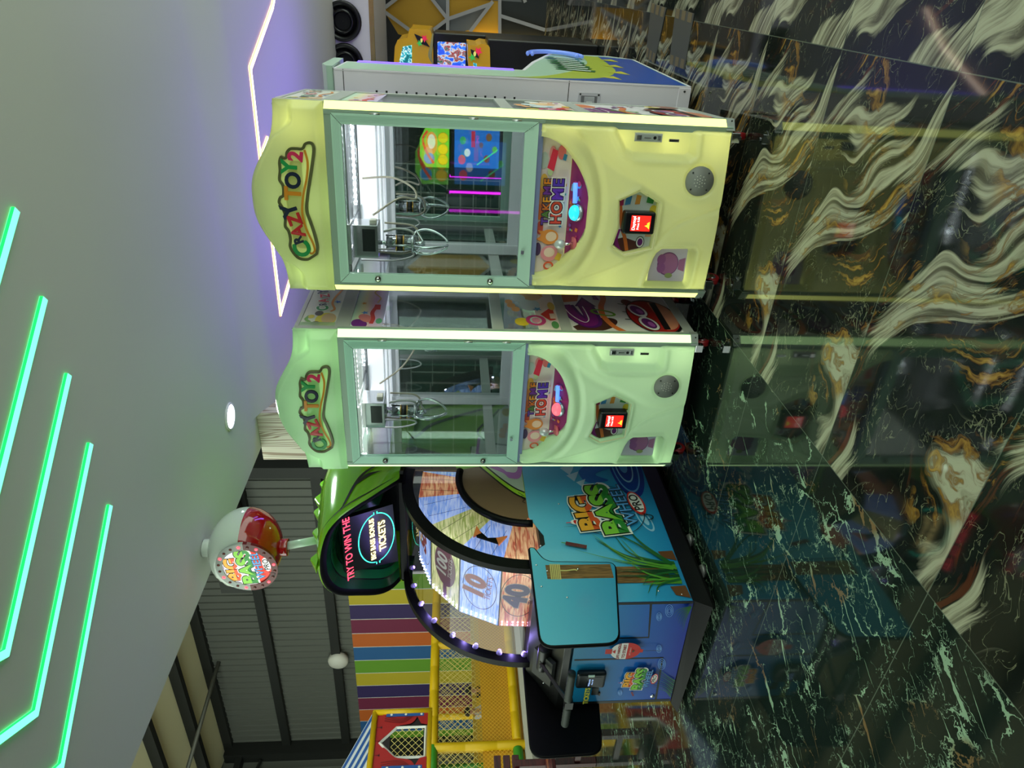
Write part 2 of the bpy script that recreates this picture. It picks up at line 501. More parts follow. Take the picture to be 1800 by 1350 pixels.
    vo = node(nt, 'ShaderNodeTexVoronoi', feature='DISTANCE_TO_EDGE'); vo.inputs['Scale'].default_value = 4.6; l.new(p2, vo.inputs['Vector'])
    vo2 = node(nt, 'ShaderNodeTexVoronoi', feature='DISTANCE_TO_EDGE'); vo2.inputs['Scale'].default_value = 13.0; l.new(p2, vo2.inputs['Vector'])
    thick = noise(comb(X, Y, 2.0), 7.0, 3)
    wA = math_(nt, 'MULTIPLY', sstep(nt, thick, 0.48, 0.76), 0.036); wB = math_(nt, 'MULTIPLY', sstep(nt, noise(comb(X, Y, 8.0), 5.2, 3), 0.54, 0.74), 0.045)
    vA = math_(nt, 'LESS_THAN', vo.outputs[0], wA); vB = math_(nt, 'LESS_THAN', vo2.outputs[0], wB)
    vein = math_(nt, 'MAXIMUM', vA, vB)
    vo3 = node(nt, 'ShaderNodeTexVoronoi', feature='DISTANCE_TO_EDGE'); vo3.inputs['Scale'].default_value = 27.0; l.new(p2, vo3.inputs['Vector'])
    wC = math_(nt, 'MULTIPLY', sstep(nt, noise(comb(X, Y, 33.0), 8.0, 4), 0.50, 0.70), 0.050)
    dash = sstep(nt, noise(comb(X, Y, 51.0), 26.0, 2), 0.42, 0.52)
    hair = math_(nt, 'MULTIPLY', math_(nt, 'MAXIMUM', math_(nt, 'LESS_THAN', vo3.outputs[0], wC), math_(nt, 'LESS_THAN', vo2.outputs[0], 0.010)), dash)
    hair = math_(nt, 'MULTIPLY', hair, sstep(nt, noise(comb(X, Y, 21.0), 2.4, 2), 0.40, 0.52))
    vein = math_(nt, 'MAXIMUM', vein, math_(nt, 'MULTIPLY', hair, 0.75))
    tone = noise(comb(X, Y, 14.0), 3.5, 2)
    vc = mixc(nt, sstep(nt, tone, 0.53, 0.60), srgb((150, 178, 150)), srgb((124, 98, 66)))
    c2 = mixc(nt, noise(comb(X, Y, 3.0), 2.4, 4), srgb((15, 24, 22)), srgb((32, 43, 38)))
    c2 = mixc(nt, math_(nt, 'MULTIPLY', vein, 0.92), c2, vc)
    c = mixc(nt, swirl, c2, c1)
    c = mixc(nt, math_(nt, 'MULTIPLY', grout, 0.8), c, srgb((96, 104, 92)))
    l.new(c, b.inputs['Base Color'])
    b.inputs['Roughness'].default_value = 0.055
    b.inputs['IOR'].default_value = 1.52
    b.inputs['Specular IOR Level'].default_value = 0.30
    return m

g = G(); g.box(-18.2, 3.4, -4.4, 11.0, -0.08, 0.0, floor_material())
struct(g.build('floor'))

# ceiling of the arcade: flat plasterboard, free edge above the wheel machine
XE = -3.20
plaster = M((222, 224, 216), 0.85, name='white plaster')
g = G(); g.box(XE, 3.4, -4.4, 8.75, ZC, ZC + 0.14, plaster)
struct(g.build('ceiling'))
# a shallow rounded drop in the ceiling, seen as a soft dark line
pr = [(4.16 + 0.36 * k / 14, ZC - 0.120 * (k / 14) ** 2 * (3 - 2 * k / 14)) for k in range(15)] + [(8.70, ZC - 0.120), (8.70, ZC)]
g = G()
pr = pr[:-1]
le = [(XE + 0.31, y + 0.1, z) if i < 15 else (XE + 0.31, y, z) for i, (y, z) in enumerate(pr)]; ri = [(3.4, y, z) for y, z in pr]
g.loft([ri, le], plaster, closed=False, smooth=True)
for e_, f_ in ((le, 1), (ri, -1)):
    n_ = len(e_); P_ = e_ + [(e_[0][0], 8.70, ZC)]; g.add(P_, [tuple(range(n_ + 1))[::f_]], plaster)
struct(g.build('trim_1'), 'shallow white drop of the ceiling lit violet towards the back')
ZD = ZC - 0.120

# bulkhead with the round air jets
violet_white = M((226, 220, 232), 0.8, name='white paint')
g = G(); g.box(-3.2, 3.4, 8.7, 10.7, 2.20, ZC, violet_white)
struct(g.build('wall_bulkhead'), 'white bulkhead above the patterned back wall')
g = G(); g.box(-3.2, 3.4, 8.69, 8.72, 2.165, 2.215, M((150, 132, 92), 0.15, 0.8, name='brass strip'))
struct(g.build('trim_2'), 'thin brass coloured edge under the bulkhead')

# timber clad soffit box behind the claw machines
def plank_mat():
    m = bpy.data.materials.new('pale timber boards'); n, l, b = nodes_of(m); nt = m.node_tree
    g_ = node(nt, 'ShaderNodeNewGeometry'); mp = node(nt, 'ShaderNodeMapping'); mp.inputs['Scale'].default_value = (9, 9, 0.55)
    l.new(g_.outputs['Position'], mp.inputs[0])
    nz = node(nt, 'ShaderNodeTexNoise'); nz.inputs['Scale'].default_value = 1.1; nz.inputs['Detail'].default_value = 2; nz.inputs['Distortion'].default_value = 0.7
    l.new(mp.outputs[0], nz.inputs['Vector'])
    k = math_(nt, 'FRACT', math_(nt, 'MULTIPLY', nz.outputs[0], 13.0))
    f = math_(nt, 'SUBTRACT', 1.0, sstep(nt, math_(nt, 'ABSOLUTE', math_(nt, 'SUBTRACT', k, 0.5)), 0.06, 0.30))
    c = mixc(nt, f, srgb((214, 206, 190)), srgb((150, 128, 108)))
    l.new(c, b.inputs['Base Color']); b.inputs['Roughness'].default_value = 0.5
    return m
plank = plank_mat()
g = G(); g.box(-3.32, -2.885, 4.38, 5.45, 2.02, ZC - 0.001, plank)
struct(g.build('wall_soffit', bevel=0.003), 'pale wood clad box hanging from the ceiling edge')

# back wall of the arcade, painted with a mosaic of black, grey and mustard polygons
def facet_wall():
    g = G(); dark = M((22, 23, 25), 0.45, name='black wall paint'); g.box(-11.35, 3.4, 10.7, 10.9, 0, 6.9, dark)
    a = Art(g, (0, 10.698, 0), (1, 0, 0), (0, 0, 1), 0.0012)
    mus, gry, lin, nav = M((176, 132, 26), 0.55, name='mustard paint'), M((96, 98, 104), 0.55, name='grey paint'), M((160, 156, 160), 0.55, name='pale line paint'), M((30, 34, 38), 0.5, name='charcoal paint')
    def q(*pts):
        return [(lambda p: (p.x, p.z))(PY(x, y, 10.698)) for x, y in pts]
    a.poly(q((673, 16), (708, -10), (755, -10), (786, 32), (762, 56), (735, 70), (700, 60)), mus)
    a.poly(q((788, 30), (788, -10), (860, -10), (862, 6)), mus)
    a.poly(q((868, -10), (876, -10), (876, 64), (832, 66), (812, 62)), mus)
    a.poly(q((788, 34), (860, 8), (826, 52), (790, 62)), gry)
    a.poly(q((758, -10), (785, -10), (785, 26)), gry)
    a.poly(q((880, -10), (962, -10), (962, 48), (880, 24)), nav)
    # the mosaic carries on along the wall, hidden here by the machines
    for X0, fl in ((0.35, 1), (1.75, -1), (-2.6, 1), (-4.1, -1)):
        t = lambda *p: [(X0 + 0.62 * x * fl, 0.25 + z) for x, z in p]
        a.poly(t((-1, 1.0), (0, 0.35), (0.9, 1.0), (0.1, 1.75)), mus); a.poly(t((0.05, 1.78), (0.95, 1.05), (1, 1.85)), gry); a.poly(t((-1, 0.1), (-0.05, 0.3), (-1, 0.9)), gry); a.poly(t((0.2, 0.05), (1, 0.05), (1, 0.9)), mus)
        for p_ in (((-1, 1.0), (0, 0.35)), ((0, 0.35), (0.95, 1.03)), ((0.95, 1.03), (0.08, 1.78)), ((0.08, 1.78), (-1, 1.0)), ((0, 0.35), (0.15, 0.0)), ((-1, 0.05), (0, 0.35)), ((0.95, 1.03), (1.02, 1.9))): a.line(t(*p_), 0.045, lin)
    for s in (((672, 17), (712, -14)), ((672, 17), (720, 52)), ((755, -8), (787, 33)), ((787, 33), (757, 56)), ((787, -14), (787, 60)),
              ((787, 33), (864, 6)), ((866, 2), (826, 55)), ((878, -14), (878, 66)), ((878, 27), (957, 52))):
        a.line(q(*s), 0.045, lin)
    return g
struct(facet_wall().build('wall_back'), 'dark back wall with mustard and grey polygons outlined in white')

# play hall: corrugated steel wall, coloured stripes, roof and steelwork
YW = 10.7
steel = M((88, 90, 84), 0.6, 0.1, name='corrugated steel'); dsteel = M((30, 32, 30), 0.55, 0.3, name='dark steel')
def corrugated(axis, lo, hi, at, z0, z1):
    prof = []; t = lo
    while t < hi:
        prof += [(t, 0), (t + 0.150, 0), (t + 0.160, 0.028), (t + 0.200, 0.028)]; t += 0.21
    top = [];bot = []
    for t, d in prof:
        p = (t, at - 0.012 - d) if axis == 'x' else (at + d, t)
        bot.append((p[0], p[1], z0)); top.append((p[0], p[1], z1))
    return bot, top
g = G(); bot, top = corrugated('x', -17.4, -8.2, YW, 3.1, 6.85); g.loft([bot, top], steel, closed=False, smooth=False)
g.box(-17.4, -8.2, YW + 0.05, YW + 0.12, 3.1, 6.85, dsteel)
struct(g.build('wall_hall'), 'grey corrugated steel wall above the coloured stripes')
g = G(); bot, top = corrugated('y', 2.0, 10.7, -17.4, 0.0, 6.85); g.loft([bot, top], steel, closed=False, smooth=False, flip=True)
g.box(-17.6, -17.46, 2.0, 10.8, 0, 6.9, dsteel)
struct(g.build('wall_left'))
cols = [(96, 146, 36), (178, 160, 34), (46, 30, 84), (108, 28, 62), (186, 92, 30), (34, 88, 142)]
g = G(); x = -11.15; k = 0
g.box(-17.38, -11.1, YW - 0.045, YW - 0.005, 0, 3.43, M((214, 214, 208), 0.6, name='white gaps'))
while x > -17.3:
    g.box(max(x - 0.445, -17.37), x, YW - 0.05, YW - 0.04, 0.0, 3.43, M(cols[k % 6], 0.6, name='stripe paint')); x -= 0.47; k += 1
struct(g.build('wall_stripes'), 'wall of upright rainbow stripes behind the play frame')

roofm = M((236, 230, 190), 0.7, name='roof lining')
g = G()
def roof_z(y): return 6.85 + 0.10 * (YW - y)
g.loft([[(-17.5, 10.8, roof_z(10.8)), (-3.2, 10.8, roof_z(10.8))], [(-17.5, 1.0, roof_z(1.0)), (-3.2, 1.0, roof_z(1.0))]], roofm, closed=False, smooth=False)
struct(g.build('ceiling_hall'), 'sloping cream lining under the hall roof')
for i, y in enumerate((10.62, 9.5, 8.3, 7.1, 5.9)):
    g = G(); z = roof_z(y)
    g.box(-17.4, -3.3, y - 0.07, y + 0.07, z - 0.22, z - 0.01, dsteel)
    struct(g.build('trim_%d' % (3 + i)), 'dark steel purlin under the hall roof' if i else 'dark steel eaves beam at the top of the hall wall')
for i, z in enumerate((5.30, 3.82)):
    g = G(); g.box(-17.4, -8.2, YW - 0.16, YW - 0.02, z - 0.10, z + 0.10, dsteel)
    struct(g.build('trim_%d' % (8 + i)), 'dark girt across the %s of the corrugated wall' % ('middle' if i == 0 else 'foot'))
g = G(); g.box(-17.38, -17.05, YW - 0.36, YW - 0.03, 0, 6.8, dsteel); g.box(-17.38, -17.12, YW - 2.2, YW - 0.36, 6.35, 6.5, dsteel)
g.tube([(-17.25, YW - 0.4, 5.9), (-17.25, YW - 2.2, 6.4)], 0.04, dsteel, 6)
struct(g.build('trim_10'), 'dark steel corner column of the hall')
g = G(); a_, b_ = PP(330, 1350, (0, YW, 6.55), (0, 0.10, 1)), PP(386, 1158, (0, YW, 6.5), (0, 0.10, 1))
g.tube([a_, b_], 0.045, M((92, 92, 84), 0.5, 0.4, name='galvanised pipe'), 8)
struct(g.build('trim_11'), 'thin steel tie running under the hall roof')
g = G(); g.box(-10.2, -8.0, YW - 0.5, YW - 0.06, 5.28, 7.2, M((34, 27, 22), 0.6, name='brown board')); g.box(-10.35, -8.0, YW - 0.62, YW - 0.5, 5.2, 5.42, dsteel)
struct(g.build('trim_12'), 'dark brown boarding above the corrugated wall near the ceiling edge')
g = G(); g.box(-8.25, -8.0, YW - 0.4, YW, 3.0, 6.9, dsteel)
struct(g.build('trim_13'), 'dark steel column beside the wood clad box')
g = G(); b1 = PY(455, 1000, 10.2); g.box(b1.x - 0.35, b1.x + 1.1, 9.9, 10.5, 5.15, 5.75, M((48, 50, 48), 0.6, name='grey duct'))
tag(g.build('duct_box'), 'grey duct box on the hall wall behind the bobber', 'duct')
# white kerb along the play area
g = G(); g.box(-10.0, -9.88, 1.5, 10.68, 0, 0.09, M((206, 200, 184), 0.6, name='painted kerb'))
struct(g.build('trim_14'), 'pale kerb at the foot of the play frame')

# the far side of the room, seen only in the mirrored panes of the claw machines
g = G(); wl = M((26, 28, 30), 0.5, name='shopfront frame')
g.box(-9.0, 3.4, -4.4, -4.3, 0, ZC, M((34, 40, 40), 0.6, name='far wall'))
struct(g.build('wall_front'), 'dark wall on the far side of the arcade')
def shopfront(n, x0, x1, z0, z1, nx, nz, lab):
    g = G(); fr = M((170, 174, 170), 0.4, name='window bars'); pn = M((26, 62, 54), 0.1, name='green night pane')
    g.box(x0, x1, -4.3, -4.28, z0, z1, pn)
    for i in range(nx + 1):
        x = x0 + (x1 - x0) * i / nx; g.box(x - 0.008, x + 0.008, -4.29, -4.26, z0, z1, fr)
    for i in range(nz + 1):
        z = z0 + (z1 - z0) * i / nz; g.box(x0, x1, -4.29, -4.26, z - 0.008, z + 0.008, fr)
    struct(g.build('window_%d' % n), lab)
shopfront(1, -3.3, -1.35, 0.5, 2.2, 9, 8, 'grid of small green panes seen in the mirror')
shopfront(2, -8.4, -5.9, 0.4, 2.0, 5, 4, 'wide green panes seen in the mirror')

# ------------------------------------------------------------------ ceiling lights
def light_line(name, pts, wdt, m, label, group, cat='light strip', z=None, rim=None):
    g = G()
    P = [Vector((x, y, 0)) for x, y in pts]; L_, R_ = [], []
    for i in range(len(P)):
        t0 = (P[i] - P[i - 1]).normalized() if i else None
        t1 = (P[i + 1] - P[i]).normalized() if i + 1 < len(P) else None
        t = ((t0 or t1) + (t1 or t0)).normalized(); nn = Vector((-t.y, t.x, 0))
        k = 1 / max(0.5, nn.dot(Vector((-(t1 or t0).y, (t1 or t0).x, 0))))
        L_.append(P[i] + nn * wdt / 2 * k); R_.append(P[i] - nn * wdt / 2 * k)
    zz = z or ZC
    poly = L_ + R_[::-1]
    g.prism([(p.x, p.y, zz - 0.012) for p in poly], (0, 0, 0.011), m, side=rim)
    return tag(g.build(name), label, cat, group)
green = M((104, 255, 188), 0.4, emit=1.9, name='green light'); green_rim = M((20, 235, 96), 0.4, emit=1.2, name='green light edge')
starts = [-0.744, -1.060, -1.371, -1.690, -2.011]
nm = ['green ceiling light strip furthest right, cut by the picture edge', 'green ceiling light strip second from the right', 'green ceiling light strip in the middle of the five',
      'green ceiling light strip second from the ceiling edge, with a bend', 'green ceiling light strip nearest the open ceiling edge']
for i, x in enumerate(starts):
    e = (x - 0.602, 2.335 - 0.765)
    pts = [(x, 2.335), e, (e[0] + 0.35, e[1] - 0.54)]
    light_line('light_strip', pts, 0.030, green, nm[i], 'green ceiling light strips', rim=green_rim)
warm = M((255, 232, 206), 0.4, emit=5.0, name='warm light'); warm_rim = M((255, 176, 112), 0.4, emit=2.0, name='warm light edge')
def q(*p): return [(lambda v: (v.x, v.y))(PZ(x, y, ZD)) for x, y in p]
light_line('light_strip', q((490, -60), (477, 12), (438, 120), (456, 280), (469, 243)), 0.034, warm, 'warm white zigzag light strip on the ceiling right of the right claw machine', 'warm zigzag ceiling lights', z=ZD, rim=warm_rim)
light_line('light_strip', q((470, 385), (477, 425), (492, 550), (512, 480)), 0.034, warm, 'warm white zigzag light strip on the ceiling above the gap between claw machines', 'warm zigzag ceiling lights', z=ZD, rim=warm_rim)
# recessed downlights
for i, (x, y) in enumerate(DOWNLIGHTS):
    z = ZD if y > 4.3 else ZC
    r = thing('ceiling_light', 'round white recessed ceiling light above the left claw machine' if i == 0 else 'round recessed ceiling light out of the frame', 'ceiling light', (x, y, z))
    if i: r['group'] = 'ceiling lights out of the frame'
    g = G((0, 0, 0)); g.cyl((0, 0, -0.011), (0, 0, -0.001), 0.075, M((236, 240, 255), 0.4, emit=7.0, name='lamp diffuser'), 32)
    g.build('diffuser', r)
    g = G(); ring = [(0.085 * math.cos(t * math.pi / 16), 0.085 * math.sin(t * math.pi / 16), -0.006) for t in range(32)]
    g.tube(ring, 0.008, WHITE, 8, closed=True); g.build('frame', r)

# round air jets in the bulkhead
for i, y in enumerate((37, 110)):
    c = PY(603, y, 8.7); c.z = 2.505
    r = thing('air_vent', ['round black air jet in the white bulkhead, nearest the picture edge', 'round black air jet in the white bulkhead, half hidden by the white cabinet'][i], 'air vent', c, group='round air jets in the bulkhead')
    R_ = 0.205
    def ringp(rad, yy): return [(rad * math.cos(t * math.pi / 20), yy, rad * math.sin(t * math.pi / 20)) for t in range(40)]
    g = G(); g.loft([ringp(R_, -0.002), ringp(R_, -0.035), ringp(R_ * .94, -0.055), ringp(R_ * 0.74, -0.030), ringp(R_ * 0.70, -0.004)], BLACK, smooth=True); g.build('flange', r)
    g = G(); pl_ = M((16, 16, 20), 0.25, name='black plastic')
    g.loft([ringp(R_ * 0.71, -0.010), ringp(R_ * 0.60, -0.040), ringp(R_ * 0.54, -0.060), ringp(R_ * 0.47, -0.050), ringp(R_ * 0.42, -0.012)], pl_, smooth=True)
    g.loft([ringp(R_ * 0.43, -0.012), ringp(0.001, -0.008)], M((3, 3, 4), 0.8, name='dark duct')); g.build('nozzle', r)

# upright light strip on the back wall
a_, b_ = PY(830, 67, 10.62), PY(953, 77, 10.62)
g = G(); g.box(a_.x - 0.02, a_.x + 0.02, 10.60, 10.69, b_.z, a_.z, M((255, 226, 130), 0.4, emit=4.0, name='yellow light'))
tag(g.build('light_strip'), 'upright yellow light strip on the dark back wall', 'light strip')
# pale film strips lying on the floor
fm = M((74, 72, 66), 0.6, name='dull film'); fm2 = M((112, 96, 66), 0.6, name='tan film')
for k, (qd, lab) in enumerate(((((1146, 5), (1172, 14), (1151, 112), (1136, 98)), 'grey strip of film lying on the floor, the further of two'),
                               (((1189, 14), (1221, 24), (1204, 122), (1177, 112)), 'grey strip of film lying on the floor, the nearer of two'))):
    P = [PZ(x, y) for x, y in qd]
    r = thing('floor_strip', lab, 'floor strip', group='film strips on the floor')
    g = G(); g.prism([(p.x, p.y, 0.001) for p in P], (0, 0, 0.003), fm); g.build('film', r)
    for e0, e1, o0, o1 in ((P[0], P[1], P[3], P[2]), (P[3], P[2], P[0], P[1])):
        g = G()
        for i in range(3):
            t0, t1 = 0.05 + i * 0.34, 0.05 + i * 0.34 + 0.20
            a0, a1 = e0.lerp(e1, t0), e0.lerp(e1, t1); b0, b1 = o0.lerp(o1, t0), o0.lerp(o1, t1)
            c0, c1 = a0.lerp(b0, 0.17), a1.lerp(b1, 0.17)
            g.prism([(p.x, p.y, 0.0042) for p in (a0, a1, c1, c0)], (0, 0, 0.001), fm2)
        g.build('striped_end', r)
# ================================================================== CLAW MACHINES
W2, DEP, CH, Z0, Z1 = 0.40, 0.70, 0.032, 0.095, 1.805

def smooth(x, a, b):
    t = np.clip((x - a) / (b - a), 0, 1); return t * t * (3 - 2 * t)

def seg_dist(x, z, pts):
    d = np.full_like(x, 9.0)
    for (ax, az), (bx, bz) in zip(pts, pts[1:]):
        L2 = (bx - ax) ** 2 + (bz - az) ** 2
        t = np.clip(((x - ax) * (bx - ax) + (z - az) * (bz - az)) / L2, 0, 1)
        d = np.minimum(d, np.hypot(x - ax - t * (bx - ax), z - az - t * (bz - az)))
    return d

def poly_sd(x, z, pts):
    """distance to a polygon's edge, negative inside"""
    d = seg_dist(x, z, pts + pts[:1]); ins = np.zeros(x.shape, bool)
    n = len(pts)
    for i in range(n):
        (ax, az), (bx, bz) = pts[i], pts[(i + 1) % n]
        c = ((az > z) != (bz > z)) & (x < (bx - ax) * (z - az) / (bz - az + 1e-12) + ax)
        ins ^= c
    return np.where(ins, -d, d)

HEX = [(0.102, 0.515), (0.058, 0.568), (-0.06, 0.560), (-0.140, 0.575), (-0.178, 0.520), (-0.147, 0.392), (0.056, 0.394)]
HEX = [(0.103, 0.480), (0.058, 0.568), (-0.055, 0.556), (-0.141, 0.577), (-0.178, 0.517), (-0.147, 0.393), (0.055, 0.388)]
COIN = [(0.36, 0.60), (0.335, 0.598), (0.262, 0.555), (0.243, 0.520), (0.240, 0.285), (0.255, 0.265), (0.36, 0.262)]
CHUTE = [(-0.155, 0.345), (-0.172, 0.362), (-0.200, 0.372), (-0.325, 0.392), (-0.325, 0.200), (-0.31, 0.192), (-0.165, 0.192), (-0.152, 0.202)]

def lower_panel(m):
    nx, nz = 176, 200
    xs = np.linspace(-0.353, 0.353, nx); zs = np.linspace(Z0 + 0.003, 0.917, nz)
    X, Z = np.meshgrid(xs, zs)
    bulge = 0.018 + 0.050 * (1 - (X / 0.36) ** 2) * (0.55 + 0.45 * smooth(Z, 0.95, 0.5)) * (1 - 0.25 * smooth(Z, 0.35, 0.1))
    # arched control opening with a soft raised rim
    e = np.sqrt((X / 0.298) ** 2 + ((Z - 0.917) / 0.218) ** 2)
    dd = (e - 1) * 0.24
    bulge += 0.020 * np.exp(-((dd - 0.035) / 0.026) ** 2) - 0.016 * smooth(dd, 0.10, 0.06) * smooth(dd, -0.01, 0.05)
    y = -bulge
    # sweeping creases
    d1 = seg_dist(X, Z, sline([(0.30, 0.74), (0.20, 0.62), (0.12, 0.46), (0.04, 0.30), (0.03, 0.12)], 30))
    y += 0.009 * np.exp(-(d1 / 0.022) ** 2)
    d2 = seg_dist(X, Z, sline([(-0.33, 0.74), (-0.26, 0.58), (-0.17, 0.42), (-0.04, 0.30), (0.03, 0.12)], 30))
    y += 0.007 * np.exp(-(d2 / 0.010) ** 2)
    y = np.where(dd < 0.012, y + (0.10 + bulge) * smooth(dd, 0.006, -0.010), y)
    for pts, dep, soft in ((COIN, 0.040, 0.022), (CHUTE, 0.075, 0.020), (HEX, 0.030, 0.007)):
        sd = poly_sd(X, Z, pts)
        lvl = y[(sd < 0)].max() if (sd < 0).any() else 0
        tgt = {0.040: 0.004, 0.075: 0.020, 0.030: -0.030}[dep]
        f = smooth(sd, soft * 0.6, -soft * 0.5)
        y = y * (1 - f) + tgt * f
        y -= 0.008 * np.exp(-((sd - soft) / 0.012) ** 2)
    d3 = np.hypot(X - 0.150, Z - 0.223)
    y = np.where(d3 < 0.085, y + 0.014 * smooth(d3, 0.078, 0.062), y)
    # edges roll back to the frame
    ed = np.minimum(np.minimum(X + 0.353, 0.353 - X), np.minimum(Z - Z0, 0.917 - Z))
    y += (0.012 - y) * (1 - smooth(ed, -0.004, 0.018)) * np.where(dd < 0.02, 0, 1)
    vs = np.stack([X, y, Z], -1).reshape(-1, 3)
    fs = []
    for j in range(nz - 1):
        for i in range(nx - 1):
            k = j * nx + i
            if dd[j, i] < -0.012 and dd[j + 1, i + 1] < -0.012 and dd[j, i + 1] < -0.012 and dd[j + 1, i] < -0.012: continue
            fs.append((k, k + 1, k + nx + 1, k + nx))
    g = G(); g.add([tuple(v) for v in vs], fs, m, True)
    return g

def header_panel(m):
    nx, nz = 150, 60
    xs = np.linspace(-0.396, 0.396, nx)
    zt = 2.005 + 0.008 * (1 - (xs / 0.4) ** 2) + 0.108 * np.exp(-(np.abs(xs) / 0.205) ** 2.8)
    zl = 1.925 + 0.200 * smooth(np.abs(xs - 0.005), 0.325, 0.15)         # top of the forward lobe
    vs = []; fs = []
    zb = 1.806
    for j in range(nz):
        t = j / (nz - 1); z = zb + (zt - zb) * t
        body = -0.022 - 0.050 * (1 - (xs / 0.42) ** 2) * (0.45 + 0.55 * np.sin(math.pi * np.clip((z - zb) / 0.31, 0, 1)) )
        back = smooth(z, zl - 0.006, zl + 0.024)
        y = body + 0.040 * back
        ed = np.minimum(np.minimum(0.396 - np.abs(xs), z - zb + 0.0), zt - z)
        y = y + (0.02 - y) * (1 - smooth(ed, -0.012, 0.030)) * 0.9
        vs += [(float(xs[i]), float(y[i]), float(z[i])) for i in range(nx)]
    for j in range(nz - 1):
        for i in range(nx - 1):
            k = j * nx + i; fs.append((k, k + 1, k + nx + 1, k + nx))
    # top and back of the moulding
    k0 = (nz - 1) * nx; kb = len(vs)
    vs += [(float(xs[i]), 0.10, float(zt[i]) - 0.004) for i in range(nx)]
    vs += [(float(xs[i]), 0.10, 1.99) for i in range(nx)]
    for i in range(nx - 1):
        fs.append((k0 + i, k0 + i + 1, kb + i + 1, kb + i)); fs.append((kb + i, kb + i + 1, kb + nx + i + 1, kb + nx + i))
    g = G(); g.add(vs, fs, m, True)
    for sx in (-1, 1):
        i = 0 if sx < 0 else nx - 1
        col = [vs[j * nx + i] for j in range(nz)] + [(sx * 0.396, 0.10, 2.0), (sx * 0.396, 0.10, 1.806)]
        n = len(col); P = [(x * 1.0, y, z) for x, y, z in col]
        g.add(P + [(sx * 0.396, 0.05, 1.9)], [(k, (k + 1) % n, n) if sx < 0 else ((k + 1) % n, k, n) for k in range(n)], m, False)
    return g

def header_y(x, z):
    zb = 1.806
    return -0.022 - 0.050 * (1 - (x / 0.42) ** 2) * (0.45 + 0.55 * math.sin(math.pi * min(1, max(0, (z - zb) / 0.31))))

LETTER = dict(g=M((22, 150, 72), 0.35), n=M((24, 34, 60), 0.35), r=M((206, 40, 44), 0.35), o=M((224, 140, 34), 0.35), p=M((216, 44, 92), 0.35), ora=M((222, 150, 40), 0.35))

